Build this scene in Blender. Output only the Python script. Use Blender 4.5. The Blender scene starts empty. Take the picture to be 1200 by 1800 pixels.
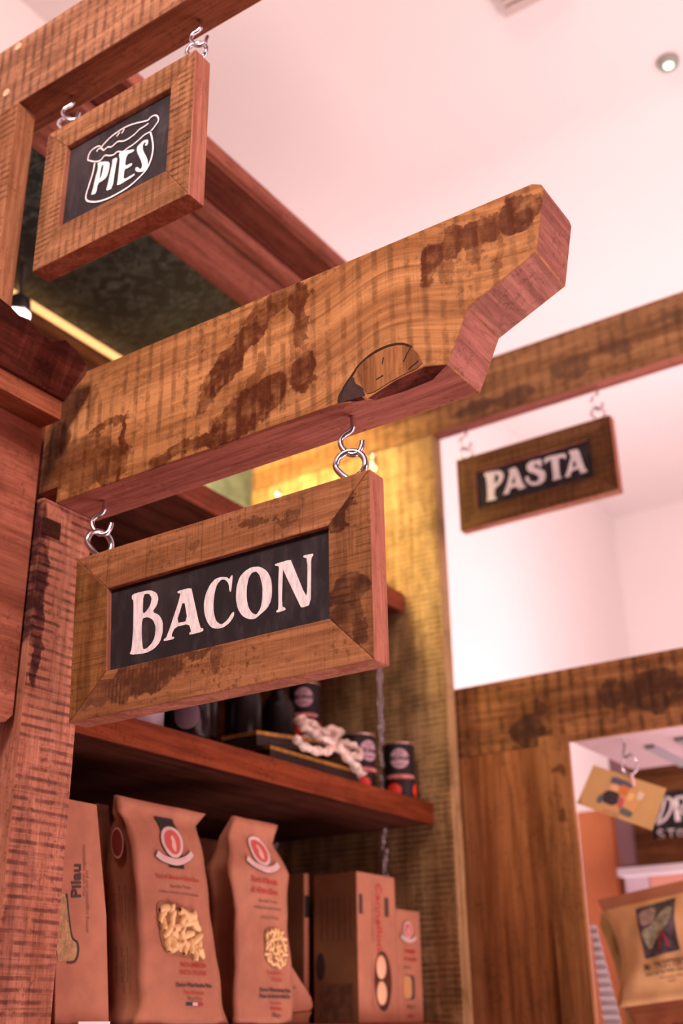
import bpy, bmesh, math, random
from mathutils import Vector, Matrix
random.seed(7)
scene = bpy.context.scene
COL = scene.collection
H = 1.3                      # camera height; all z values below are measured from the camera's height

# ---------------------------------------------------------------- camera
def V(x, y, z): return Vector((x, y, z + H))
cam_d = bpy.data.cameras.new('camera')
cam = bpy.data.objects.new('camera', cam_d); COL.objects.link(cam)
cam_d.sensor_fit = 'VERTICAL'; cam_d.sensor_height = 36.0; cam_d.lens = 2012.83 / 1800 * 36
cam_d.clip_start = 0.05; cam_d.clip_end = 50
yaw, pitch, roll = math.radians(56.46299), math.radians(24.36179), math.radians(-0.89885)
F = Vector((-math.cos(yaw), math.sin(yaw), 0)); Rt = Vector((math.sin(yaw), math.cos(yaw), 0)); U = Vector((0, 0, 1))
fw = F * math.cos(pitch) + U * math.sin(pitch); up = -F * math.sin(pitch) + U * math.cos(pitch)
r3 = Rt * math.cos(roll) + up * math.sin(roll); u3 = -Rt * math.sin(roll) + up * math.cos(roll)
M = Matrix((r3, u3, -fw)).transposed().to_4x4(); M.translation = Vector((0, 0, H))
cam.matrix_world = M
cam_d.dof.use_dof = True; cam_d.dof.focus_distance = 1.42; cam_d.dof.aperture_fstop = 2.9
scene.camera = cam

# ---------------------------------------------------------------- world, lights, exposure
vs = scene.view_settings
vs.view_transform = 'Standard'; vs.look = 'None'; vs.exposure = 0.0; vs.gamma = 1.0; vs.use_curve_mapping = False
w = bpy.data.worlds.new('world'); scene.world = w; w.use_nodes = True
bg = w.node_tree.nodes['Background']; bg.inputs[0].default_value = (1.0, 0.66, 0.66, 1); bg.inputs[1].default_value = 0.09
def area(name, loc, target, sx, sy, power, col, spread=None):
    l = bpy.data.lights.new(name, 'AREA'); l.shape = 'RECTANGLE'; l.size = sx; l.size_y = sy
    l.energy = power; l.color = col
    if spread: l.spread = math.radians(spread)
    o = bpy.data.objects.new(name, l); COL.objects.link(o); o.location = V(*loc)
    d = V(*target) - V(*loc); o.rotation_euler = d.to_track_quat('-Z', 'Y').to_euler()
    return o
area('pink_side_fill', (2.6, 1.5, 0.2), (-1.1, 1.4, 0.6), 2.2, 1.8, 60, (1.0, 0.52, 0.53))      # added pink fill from the right, its source unseen
area('ceiling_spots', (-0.30, -0.45, 1.75), (-0.85, 1.1, 0.7), 0.45, 0.45, 46, (1.0, 0.76, 0.66))      # warm track spots on the ceiling, above and behind the camera
area('ceiling_fill', (0.4, 2.5, -0.5), (-0.5, 2.4, 2.2), 1.8, 2.4, 47, (1.0, 0.80, 0.80), 128)        # added fill that brightens the ceiling, no known lamp
area('wall_wash', (-1.0, 3.5, 0.75), (-1.7, 3.4, 1.3), 0.5, 1.8, 11, (1.0, 0.78, 0.82))  # added light that brightens the left wall, its source unseen
area('canopy_lamp', (-1.42, 1.62, 1.405), (-1.58, 2.15, 1.00), 0.30, 0.08, 9.0, (1.0, 0.77, 0.33), 98)   # warm lamp under the canopy

# ---------------------------------------------------------------- materials
def new_mat(name):
    m = bpy.data.materials.new(name); m.use_nodes = True
    nt = m.node_tree; b = nt.nodes['Principled BSDF']
    return m, nt, b
def N(nt, t, **k):
    n = nt.nodes.new(t)
    for a, v in k.items():
        if a.startswith('i'): n.inputs[int(a[1:])].default_value = v
        else: setattr(n, a, v)
    return n
def math_(nt, op, a, b=None, clamp=False):
    n = nt.nodes.new('ShaderNodeMath'); n.operation = op; n.use_clamp = clamp
    for i, x in enumerate((a, b)):
        if x is None: continue
        if isinstance(x, (int, float)): n.inputs[i].default_value = x
        else: nt.links.new(x, n.inputs[i])
    return n.outputs[0]
def mixc(nt, f, a, b, mode='MIX'):
    n = nt.nodes.new('ShaderNodeMix'); n.data_type = 'RGBA'; n.blend_type = mode
    for i, x in ((0, f), (6, a), (7, b)):
        if isinstance(x, (int, float)): n.inputs[i].default_value = x
        elif isinstance(x, tuple): n.inputs[i].default_value = (*x[:3], 1)
        else: nt.links.new(x, n.inputs[i])
    return n.outputs[2]
def smooth(nt, x, lo, hi):
    n = nt.nodes.new('ShaderNodeMapRange'); n.interpolation_type = 'SMOOTHSTEP'
    nt.links.new(x, n.inputs[0]); n.inputs[1].default_value = lo; n.inputs[2].default_value = hi
    return n.outputs[0]
def noise(nt, vec, scale, detail=4, rough=0.6, dist=0.0):
    n = N(nt, 'ShaderNodeTexNoise'); n.inputs['Scale'].default_value = scale; n.inputs['Detail'].default_value = detail
    n.inputs['Roughness'].default_value = rough; n.inputs['Distortion'].default_value = dist
    nt.links.new(vec, n.inputs['Vector']); return n.outputs[0]

def plain(name, col, rough=0.6, metal=0.0, var=0.0, scale=20, emit=None, strength=1.0, bump=0.0, spec=0.5):
    m, nt, b = new_mat(name)
    b.inputs['Roughness'].default_value = rough; b.inputs['Metallic'].default_value = metal
    b.inputs['Specular IOR Level'].default_value = spec
    b.inputs['Base Color'].default_value = (*col, 1)
    if var or bump:
        tc = N(nt, 'ShaderNodeTexCoord'); f = noise(nt, tc.outputs['Object'], scale)
        if var:
            d = tuple(c * (1 - var) for c in col); l = tuple(min(1, c * (1 + var)) for c in col)
            nt.links.new(mixc(nt, smooth(nt, f, .3, .7), d, l), b.inputs['Base Color'])
        if bump:
            bp = N(nt, 'ShaderNodeBump'); bp.inputs['Strength'].default_value = bump; bp.inputs['Distance'].default_value = .002
            nt.links.new(f, bp.inputs['Height']); nt.links.new(bp.outputs[0], b.inputs['Normal'])
    if emit:
        b.inputs['Emission Color'].default_value = (*emit, 1); b.inputs['Emission Strength'].default_value = strength
    return m

def wood(name, light, dark, grain=0, saw_n=None, freq=42, saw=0.5, stain=(), stain_col=(.045, .012, .006), patch=0.35,
         seed=0.0, knot=None, rough=0.6, scratch=0.3, gscale=1.0, hole=None, wav=0.05, cross=None, sharp=-.3, grime=.5):
    """grain: axis along the board. saw_n: only faces whose normal is along this axis carry saw bands."""
    light = tuple(c * .86 for c in light); dark = tuple(c * .58 for c in dark)
    m, nt, b = new_mat(name)
    L = nt.links.new
    tc = N(nt, 'ShaderNodeTexCoord'); P = tc.outputs['Object']
    sep = N(nt, 'ShaderNodeSeparateXYZ'); L(P, sep.inputs[0]); ax = list(sep.outputs)
    # grain coordinate: stretched along the board, bent over a knot
    sc = [26 * gscale] * 3; sc[grain] = 1.6 * gscale
    comb = N(nt, 'ShaderNodeCombineXYZ')
    for i in range(3):
        src = ax[i]
        if knot and i == 2:
            dx = math_(nt, 'DIVIDE', math_(nt, 'SUBTRACT', ax[0], knot[0]), knot[2])
            g = math_(nt, 'EXPONENT', math_(nt, 'MULTIPLY', math_(nt, 'MULTIPLY', dx, dx), -1.0))
            src = math_(nt, 'SUBTRACT', ax[2], math_(nt, 'MULTIPLY', g, knot[3]))
        L(math_(nt, 'ADD', math_(nt, 'MULTIPLY', src, sc[i]), seed * (1.7 + i)), comb.inputs[i])
    G = comb.outputs[0]
    g1 = noise(nt, G, 1.0, 6, .65, .6)
    g2 = noise(nt, G, 6.0, 3, .7)
    gr = math_(nt, 'ADD', math_(nt, 'MULTIPLY', g1, .7), math_(nt, 'MULTIPLY', g2, .3))
    base = mixc(nt, smooth(nt, gr, .38, .64), dark, light)
    lines = math_(nt, 'SINE', math_(nt, 'ADD', math_(nt, 'MULTIPLY', g1, 70), 0.0))
    base = mixc(nt, math_(nt, 'MULTIPLY', smooth(nt, lines, .45, 1.0), .24), base, tuple(c * .45 for c in dark))
    # blotches
    sh = N(nt, 'ShaderNodeVectorMath', operation='ADD'); L(P, sh.inputs[0]); sh.inputs[1].default_value = (seed, seed * .7, seed * 1.3)
    pn = noise(nt, sh.outputs[0], 9, 5, .62)
    base = mixc(nt, math_(nt, 'MULTIPLY', smooth(nt, pn, .5, .68), patch), base, tuple(c * .35 for c in dark))
    spk = noise(nt, sh.outputs[0], 120, 4, .75); spm = noise(nt, sh.outputs[0], 16, 3, .6)
    base = mixc(nt, math_(nt, 'MULTIPLY', math_(nt, 'MULTIPLY', smooth(nt, spk, .50, .66), smooth(nt, spm, .40, .62)), grime), base, tuple(c * .25 for c in dark))
    hgt = gr; band = None
    if saw_n is not None:
        geo = N(nt, 'ShaderNodeTexCoord')
        sn = N(nt, 'ShaderNodeSeparateXYZ'); L(geo.outputs['Normal'], sn.inputs[0])
        mask = smooth(nt, math_(nt, 'ABSOLUTE', sn.outputs[saw_n]), .6, .9)
        ca = grain if cross is None else cross
        wn = noise(nt, sh.outputs[0], 14, 2)
        ph = math_(nt, 'ADD', math_(nt, 'MULTIPLY', ax[ca], freq * 6.283), math_(nt, 'MULTIPLY', wn, .6 + wav * 30))
        s = smooth(nt, math_(nt, 'SINE', ph), sharp, 1.0)
        wn2 = noise(nt, sh.outputs[0], 30, 3, .6)
        s = math_(nt, 'MULTIPLY', s, smooth(nt, wn2, .32, .62))
        f = math_(nt, 'MULTIPLY', math_(nt, 'MULTIPLY', s, mask), saw)
        base = mixc(nt, f, base, tuple(c * .22 for c in dark))
        # fine cross scratches left by the blade
        sc2 = [8.0] * 3; sc2[ca] = 420.0
        mp = N(nt, 'ShaderNodeMapping'); mp.inputs['Scale'].default_value = sc2; L(P, mp.inputs[0])
        fs = noise(nt, mp.outputs[0], 1.0, 3, .7)
        f2 = math_(nt, 'MULTIPLY', math_(nt, 'MULTIPLY', smooth(nt, fs, .52, .7), mask), scratch)
        base = mixc(nt, f2, base, tuple(c * .3 for c in dark))
        band = s
        hgt = math_(nt, 'SUBTRACT', gr, math_(nt, 'MULTIPLY', math_(nt, 'MULTIPLY', s, mask), min(1.3, saw * 2.6)))
    if stain:
        dn = N(nt, 'ShaderNodeTexNoise'); dn.inputs['Scale'].default_value = 26; dn.inputs['Detail'].default_value = 8; dn.inputs['Roughness'].default_value = .62; L(P, dn.inputs['Vector'])
        dv = N(nt, 'ShaderNodeVectorMath', operation='SUBTRACT'); L(dn.outputs['Color'], dv.inputs[0]); dv.inputs[1].default_value = (.5, .5, .5)
        ds = N(nt, 'ShaderNodeVectorMath', operation='SCALE'); L(dv.outputs[0], ds.inputs[0]); ds.inputs['Scale'].default_value = .055
        pp = N(nt, 'ShaderNodeVectorMath', operation='ADD'); L(P, pp.inputs[0]); L(ds.outputs[0], pp.inputs[1])
        acc = None
        for (c, r, ang, k) in stain:              # centre, radii (3), tilt in the face's plane, strength
            mm = N(nt, 'ShaderNodeMapping'); mm.vector_type = 'TEXTURE'
            mm.inputs['Location'].default_value = c; mm.inputs['Scale'].default_value = r; mm.inputs['Rotation'].default_value = ang
            L(pp.outputs[0], mm.inputs[0])
            ln = N(nt, 'ShaderNodeVectorMath', operation='LENGTH'); L(mm.outputs[0], ln.inputs[0])
            s_ = math_(nt, 'MULTIPLY', math_(nt, 'SUBTRACT', 1.0, smooth(nt, ln.outputs['Value'], .88, 1.04)), k)
            acc = s_ if acc is None else math_(nt, 'MAXIMUM', acc, s_)
        n3 = noise(nt, P, 60, 3, .6)
        acc = math_(nt, 'MULTIPLY', acc, math_(nt, 'ADD', .70, math_(nt, 'MULTIPLY', n3, .6)), True)
        if band is not None:      # the worn ridges between saw marks show through the stain
            ridge = math_(nt, 'MULTIPLY', math_(nt, 'SUBTRACT', 1.0, band), smooth(nt, noise(nt, P, 40, 4, .6), .42, .72))
            acc = math_(nt, 'MULTIPLY', acc, math_(nt, 'SUBTRACT', 1.0, math_(nt, 'MULTIPLY', ridge, .55)))
        base = mixc(nt, acc, base, stain_col)
    L(base, b.inputs['Base Color'])
    b.inputs['Roughness'].default_value = rough; b.inputs['Specular IOR Level'].default_value = .10
    bp = N(nt, 'ShaderNodeBump'); bp.inputs['Strength'].default_value = .55; bp.inputs['Distance'].default_value = .0016
    L(hgt, bp.inputs['Height']); L(bp.outputs[0], b.inputs['Normal'])
    return m

# ---------------------------------------------------------------- geometry helpers
def link(name, me, mats, parent=None, loc=None):
    o = bpy.data.objects.new(name, me); COL.objects.link(o)
    for m in (mats if isinstance(mats, (list, tuple)) else [mats]): me.materials.append(m)
    if parent: o.parent = parent
    if loc is not None: o.location = loc
    return o
def tag(o, label=None, cat=None, group=None, kind=None):
    if label: o['label'] = label
    if cat: o['category'] = cat
    if group: o['group'] = group
    if kind: o['kind'] = kind
    return o
def empty(name, x, y, z, label, cat, group=None):
    o = bpy.data.objects.new(name, None); COL.objects.link(o); o.location = V(x, y, z); o.empty_display_size = .05
    return tag(o, label, cat, group)
def rel(o, p):            # point in camera-height coordinates -> local coordinates of root o (None = world)
    v = V(*p)
    return v - o.location if o is not None else v
def finish(name, bm, mats, parent=None, bevel=0.0, smoothf=False, seg=2, origin=None):
    bmesh.ops.recalc_face_normals(bm, faces=bm.faces)
    if bevel:
        es = [e for e in bm.edges if len(e.link_faces) == 2 and e.calc_face_angle(0) > .5]
        bmesh.ops.bevel(bm, geom=es, offset=bevel, segments=seg, affect='EDGES', profile=.6)
    if origin is not None:
        bmesh.ops.translate(bm, verts=bm.verts, vec=-origin)
    me = bpy.data.meshes.new(name); bm.to_mesh(me); bm.free()
    if smoothf:
        for p in me.polygons: p.use_smooth = True
    return link(name, me, mats, parent, origin)
def add_prism(bm, pts, axis, a, b, root=None, mi=0):
    """pts: outline in the two other axes (in x,y,z order); extruded along axis from a to b"""
    def mk(p, t):
        q = [0, 0, 0]; k = [i for i in range(3) if i != axis]; q[k[0]], q[k[1]] = p; q[axis] = t
        return bm.verts.new(rel(root, q))
    A = [mk(p, a) for p in pts]; B = [mk(p, b) for p in pts]; n = len(pts)
    fs = [bm.faces.new(A[::-1]), bm.faces.new(B)]
    for i in range(n): fs.append(bm.faces.new((A[i], A[(i + 1) % n], B[(i + 1) % n], B[i])))
    for f in fs: f.material_index = mi
    return fs
def prism(name, pts, axis, a, b, mats, parent=None, bevel=0.0):
    bm = bmesh.new(); add_prism(bm, pts, axis, a, b, parent)
    if parent is None:
        c = sum((v.co for v in bm.verts), Vector()) / len(bm.verts); c.z = min(v.co.z for v in bm.verts)
        return finish(name, bm, mats, None, bevel, origin=c)
    return finish(name, bm, mats, parent, bevel)
def box(name, x0, x1, y0, y1, z0, z1, mats, parent=None, bevel=0.0):
    return prism(name, [(x0, y0), (x1, y0), (x1, y1), (x0, y1)], 2, z0, z1, mats, parent, bevel)
def tube_bm(bm, pts, r, n=10, closed=False, root=None, radii=None):
    P = [rel(root, p) for p in pts]; rings = []
    m = len(P); prev = None
    for i in range(m):
        if closed: t = (P[(i + 1) % m] - P[i - 1])
        else: t = P[min(i + 1, m - 1)] - P[max(i - 1, 0)]
        t.normalize()
        a = prev if prev is not None else (Vector((0, 0, 1)) if abs(t.z) < .9 else Vector((1, 0, 0)))
        u = (a - t * a.dot(t)).normalized(); prev = u; v = t.cross(u)
        rr = radii[i] if radii else r
        rings.append([bm.verts.new(P[i] + (u * math.cos(k * 2 * math.pi / n) + v * math.sin(k * 2 * math.pi / n)) * rr) for k in range(n)])
    for i in range(m if closed else m - 1):
        a, b = rings[i], rings[(i + 1) % m]
        for k in range(n): bm.faces.new((a[k], a[(k + 1) % n], b[(k + 1) % n], b[k]))
    if not closed: bm.faces.new(rings[0][::-1]); bm.faces.new(rings[-1])
def catmull(pts, k=6, closed=False):
    P = [Vector(p) for p in pts]; n = len(P); out = []
    for i in range(n if closed else n - 1):
        g = lambda j: P[j % n] if closed else P[max(0, min(n - 1, j))]
        a, b, c, d = g(i - 1), g(i), g(i + 1), g(i + 2)
        for s in range(k):
            t = s / k
            out.append(.5 * ((2 * b) + (c - a) * t + (2 * a - 5 * b + 4 * c - d) * t * t + (3 * b - a - 3 * c + d) * t ** 3))
    if not closed: out.append(P[-1])
    return out
def tube(name, pts, r, mat, parent=None, n=10, closed=False, k=6):
    bm = bmesh.new(); tube_bm(bm, [tuple(p) for p in catmull(pts, k, closed)], r, n, closed, parent)
    return finish(name, bm, mat, parent, smoothf=True)
def lathe_bm(bm, prof, cx, cy, n=32, root=None, mi=None):
    rings = []
    for (r, z) in prof:
        rings.append([bm.verts.new(rel(root, (cx + r * math.cos(k * 2 * math.pi / n), cy + r * math.sin(k * 2 * math.pi / n), z))) for k in range(n)])
    for i in range(len(rings) - 1):
        for k in range(n):
            f = bm.faces.new((rings[i][k], rings[i][(k + 1) % n], rings[i + 1][(k + 1) % n], rings[i + 1][k])); f.smooth = True
    bm.faces.new(rings[0][::-1]); bm.faces.new(rings[-1])
def lathe(name, prof, cx, cy, mat, parent=None, n=32):
    bm = bmesh.new(); lathe_bm(bm, prof, cx, cy, n, parent); return finish(name, bm, mat, parent)

# flat filled outlines (with holes) and text as 2D meshes, then laid on a surface by a mapping function
def fill2d(polys, round_=True):
    cu = bpy.data.curves.new('outline', 'CURVE'); cu.dimensions = '2D'; cu.fill_mode = 'BOTH'
    for p in polys:
        if round_:
            q = []
            for i in range(len(p)):
                a, b = p[i], p[(i + 1) % len(p)]
                q += [(a[0] * .8 + b[0] * .2, a[1] * .8 + b[1] * .2), (a[0] * .2 + b[0] * .8, a[1] * .2 + b[1] * .8)]
            p = q
        s = cu.splines.new('POLY'); s.points.add(len(p) - 1); s.use_cyclic_u = True
        for i, (x, y) in enumerate(p): s.points[i].co = (x, y, 0, 1)
    o = bpy.data.objects.new('outline', cu); me = bpy.data.meshes.new_from_object(o)
    bpy.data.objects.remove(o); bpy.data.curves.remove(cu)
    return me
def text2d(s, size, cx, cy, bold=0.0, ang=0.0, align='CENTER', shear=0.0, sx=1.0):
    cu = bpy.data.curves.new('text', 'FONT'); cu.body = s; cu.size = size; cu.align_x = align; cu.align_y = 'CENTER'
    cu.offset = bold; cu.resolution_u = 3; cu.shear = shear
    o = bpy.data.objects.new('text', cu); me = bpy.data.meshes.new_from_object(o)
    bpy.data.objects.remove(o); bpy.data.curves.remove(cu)
    ca, sa = math.cos(ang), math.sin(ang)
    for v in me.vertices:
        x, y = v.co.x * sx, v.co.y; v.co = (cx + x * ca - y * sa, cy + x * sa + y * ca, 0)
    return me
def stroke_poly(pts, wd, k=5, closed=False):
    P = [Vector((p[0], p[1], 0)) for p in pts]
    P = catmull(P, k, closed) if len(P) > 2 else P
    Lf, Rg = [], []
    for i in range(len(P)):
        t = (P[min(i + 1, len(P) - 1)] - P[max(i - 1, 0)]).normalized(); n = Vector((-t.y, t.x, 0)) * wd / 2
        Lf.append(P[i] + n); Rg.append(P[i] - n)
    me = bpy.data.meshes.new('stroke'); m = len(P)
    me.from_pydata([tuple(v) for v in Lf + Rg], [], [(i, i + 1, m + i + 1, m + i) for i in range(m - 1)])
    return me
def join2d(meshes):
    vs_, fs_ = [], []
    for me in meshes:
        o = len(vs_); vs_ += [tuple(v.co) for v in me.vertices]; fs_ += [[o + i for i in p.vertices] for p in me.polygons]
        bpy.data.meshes.remove(me)
    return vs_, fs_
def ellipse(cx, cy, a, b, n=28, ang=0):
    ca, sa = math.cos(ang), math.sin(ang)
    return [(cx + a * math.cos(t) * ca - b * math.sin(t) * sa, cy + a * math.cos(t) * sa + b * math.sin(t) * ca) for t in [i * 2 * math.pi / n for i in range(n)]]
def decal(name, meshes, mapf, mat, parent, label=None, cut=None):
    """a printed or painted shape: 2D meshes laid on a surface; mapf(u, v) -> (x, y, z)"""
    vs_, fs_ = join2d(meshes)
    me = bpy.data.meshes.new(name); me.from_pydata(vs_, [], fs_)
    bm = bmesh.new(); bm.from_mesh(me)
    if cut:                       # fine mesh, so that the print follows a curved surface
        bmesh.ops.triangulate(bm, faces=bm.faces)
        for _ in range(8):
            es = [e for e in bm.edges if e.calc_length() > cut]
            if not es: break
            bmesh.ops.subdivide_edges(bm, edges=es, cuts=1); bmesh.ops.triangulate(bm, faces=bm.faces)
    for v in bm.verts: v.co = rel(parent, mapf(v.co.x, v.co.y))
    bm.to_mesh(me); bm.free()
    o = link(name, me, mat, parent)
    if label: o['label'] = label
    return o

# outlines of the painted lettering, in metres on each board
BACON=[[(-1.0131,0.5268),(-0.9956,0.527),(-0.9805,0.5256),(-0.9697,0.5197),(-0.9656,0.5106),(-0.9679,0.5018),(-0.9753,0.4947),(-0.9631,0.4881),(-0.956,0.4774),(-0.9551,0.4636),(-0.9592,0.4508),(-0.9688,0.4436),(-0.9831,0.4406),(-1.0113,0.4436),(-1.0075,0.4509),(-1.0072,0.4762),(-1.0087,0.5022),(-1.01,0.5178),(-1.0132,0.5202)],[(-0.9928,0.5224),(-0.9832,0.5215),(-0.9776,0.5144),(-0.9791,0.5053),(-0.9859,0.4974),(-0.9922,0.4952)],[(-0.9927,0.4895),(-0.9823,0.4892),(-0.973,0.4832),(-0.9679,0.473),(-0.9684,0.4594),(-0.9737,0.4513),(-0.9821,0.4466),(-0.9879,0.4467),(-0.9913,0.4638)],[(-0.9335,0.5141),(-0.9107,0.5137),(-0.9083,0.5063),(-0.8934,0.4569),(-0.8878,0.4547),(-0.8881,0.451),(-0.9102,0.4507),(-0.9109,0.4537),(-0.9076,0.4546),(-0.9121,0.4658),(-0.935,0.4659),(-0.9408,0.4551),(-0.935,0.4529),(-0.9363,0.4504),(-0.9531,0.4508),(-0.9527,0.4536),(-0.948,0.4554),(-0.927,0.5092),(-0.9334,0.5111)],[(-0.9222,0.5013),(-0.9143,0.4701),(-0.9332,0.4705)],[(-0.8433,0.5152),(-0.8453,0.4936),(-0.8481,0.4949),(-0.8495,0.5047),(-0.8546,0.5115),(-0.8615,0.5137),(-0.8681,0.5088),(-0.8718,0.4983),(-0.8732,0.4851),(-0.8721,0.4715),(-0.8675,0.4595),(-0.8592,0.4538),(-0.85,0.4581),(-0.8436,0.4656),(-0.8397,0.467),(-0.84,0.4604),(-0.8472,0.4532),(-0.8564,0.4496),(-0.8658,0.4499),(-0.8754,0.4533),(-0.8826,0.4625),(-0.8873,0.4746),(-0.8888,0.4884),(-0.8857,0.5014),(-0.8793,0.5113),(-0.8712,0.5168),(-0.8616,0.5171),(-0.852,0.5143),(-0.8491,0.5109),(-0.846,0.5152)],[(-0.8251,0.516),(-0.8145,0.5192),(-0.8013,0.5168),(-0.7908,0.5092),(-0.7841,0.4978),(-0.7822,0.4853),(-0.783,0.4702),(-0.7887,0.4606),(-0.8001,0.4544),(-0.8078,0.4506),(-0.8182,0.4527),(-0.8275,0.459),(-0.8344,0.4692),(-0.8375,0.4819),(-0.8374,0.4975),(-0.8329,0.5099)],[(-0.8065,0.5117),(-0.8011,0.5049),(-0.7969,0.4907),(-0.7967,0.4753),(-0.799,0.4628),(-0.8053,0.4555),(-0.8119,0.459),(-0.8173,0.4666),(-0.8207,0.4783),(-0.8211,0.4939),(-0.8182,0.5066),(-0.8131,0.5117)],[(-0.7784,0.5148),(-0.7549,0.5152),(-0.7529,0.5103),(-0.7324,0.4625),(-0.7304,0.4695),(-0.7303,0.5105),(-0.7366,0.5137),(-0.736,0.5158),(-0.7219,0.515),(-0.7217,0.5123),(-0.7249,0.5092),(-0.725,0.4854),(-0.7256,0.4516),(-0.739,0.4502),(-0.7422,0.4562),(-0.765,0.5022),(-0.7663,0.5058),(-0.7676,0.4584),(-0.7621,0.4551),(-0.7621,0.4525),(-0.7751,0.4518),(-0.7757,0.4543),(-0.7722,0.4561),(-0.7732,0.4855),(-0.7722,0.5071),(-0.7727,0.5106),(-0.7779,0.5124)]]
PIES=[[(-0.9922,1.135),(-0.9707,1.1256),(-0.9663,1.1202),(-0.9667,1.1079),(-0.9699,1.0971),(-0.9793,1.0942),(-0.9866,1.0943),(-0.9891,1.0768),(-0.9991,1.0794),(-0.9968,1.0854),(-0.9925,1.11),(-0.9891,1.1245)],[(-0.9823,1.1246),(-0.9786,1.1228),(-0.9793,1.1142),(-0.9813,1.1044),(-0.9846,1.1007),(-0.9841,1.113)],[(-0.962,1.1252),(-0.9513,1.1233),(-0.9537,1.1085),(-0.9568,1.0705),(-0.9694,1.0722),(-0.9666,1.0831),(-0.9631,1.1061),(-0.9613,1.1177)],[(-0.9462,1.1306),(-0.9199,1.1219),(-0.9201,1.1178),(-0.9337,1.1189),(-0.9358,1.0992),(-0.9217,1.0986),(-0.9217,1.0939),(-0.9296,1.093),(-0.9357,1.0939),(-0.9365,1.0754),(-0.9149,1.0769),(-0.9158,1.0727),(-0.9483,1.0699),(-0.9474,1.0807),(-0.9464,1.1155),(-0.9497,1.127)],[(-0.8941,1.1259),(-0.8936,1.1186),(-0.8961,1.1155),(-0.9,1.1184),(-0.8975,1.1215),(-0.9005,1.1239),(-0.9035,1.1202),(-0.9028,1.111),(-0.8924,1.0899),(-0.8906,1.0787),(-0.8964,1.0712),(-0.9077,1.0748),(-0.9147,1.0812),(-0.9142,1.087),(-0.9094,1.0846),(-0.9062,1.0792),(-0.9021,1.0801),(-0.9023,1.088),(-0.9147,1.1153),(-0.9144,1.1231),(-0.9081,1.1261),(-0.9027,1.1286)]]
PIELINES=[[(-0.9972,1.1357),(-0.9993,1.1187),(-1.005,1.0982),(-1.0086,1.0858),(-1.0082,1.0767),(-1.0019,1.0694),(-0.9856,1.0611),(-0.966,1.0567),(-0.9451,1.0562),(-0.923,1.0585),(-0.9051,1.0652),(-0.8929,1.0729),(-0.8857,1.0866),(-0.8834,1.1045),(-0.8866,1.1238),(-0.8914,1.1387)],[(-1.0125,1.1489),(-1.006,1.1441),(-0.9954,1.1375),(-0.9853,1.1352),(-0.9779,1.1396),(-0.9677,1.1344),(-0.9598,1.1321),(-0.9522,1.1337),(-0.9422,1.1285),(-0.9328,1.13),(-0.9216,1.1313),(-0.9106,1.1345),(-0.9015,1.1378),(-0.8904,1.1382),(-0.8817,1.1442),(-0.8766,1.1505),(-0.879,1.1589),(-0.8849,1.1639),(-0.8924,1.1643),(-0.8978,1.1618),(-0.917,1.1676),(-0.9325,1.1714),(-0.948,1.1723),(-0.9671,1.1695),(-0.9803,1.1636),(-0.9876,1.1582)],[(-0.988,1.1617),(-0.9942,1.1649),(-1.0061,1.164),(-1.0114,1.1575),(-1.0125,1.1489)],[(-0.9953,1.1557),(-0.9926,1.1589),(-0.9865,1.1573),(-0.981,1.1511),(-0.9733,1.1527),(-0.9652,1.1494),(-0.9539,1.1526),(-0.9439,1.1483),(-0.9343,1.1469),(-0.9212,1.149),(-0.9121,1.1532),(-0.9028,1.1537),(-0.8954,1.1552)],[(-0.9511,1.1684),(-0.9569,1.1638)],[(-0.9424,1.1697),(-0.9473,1.1642)]]
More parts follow.
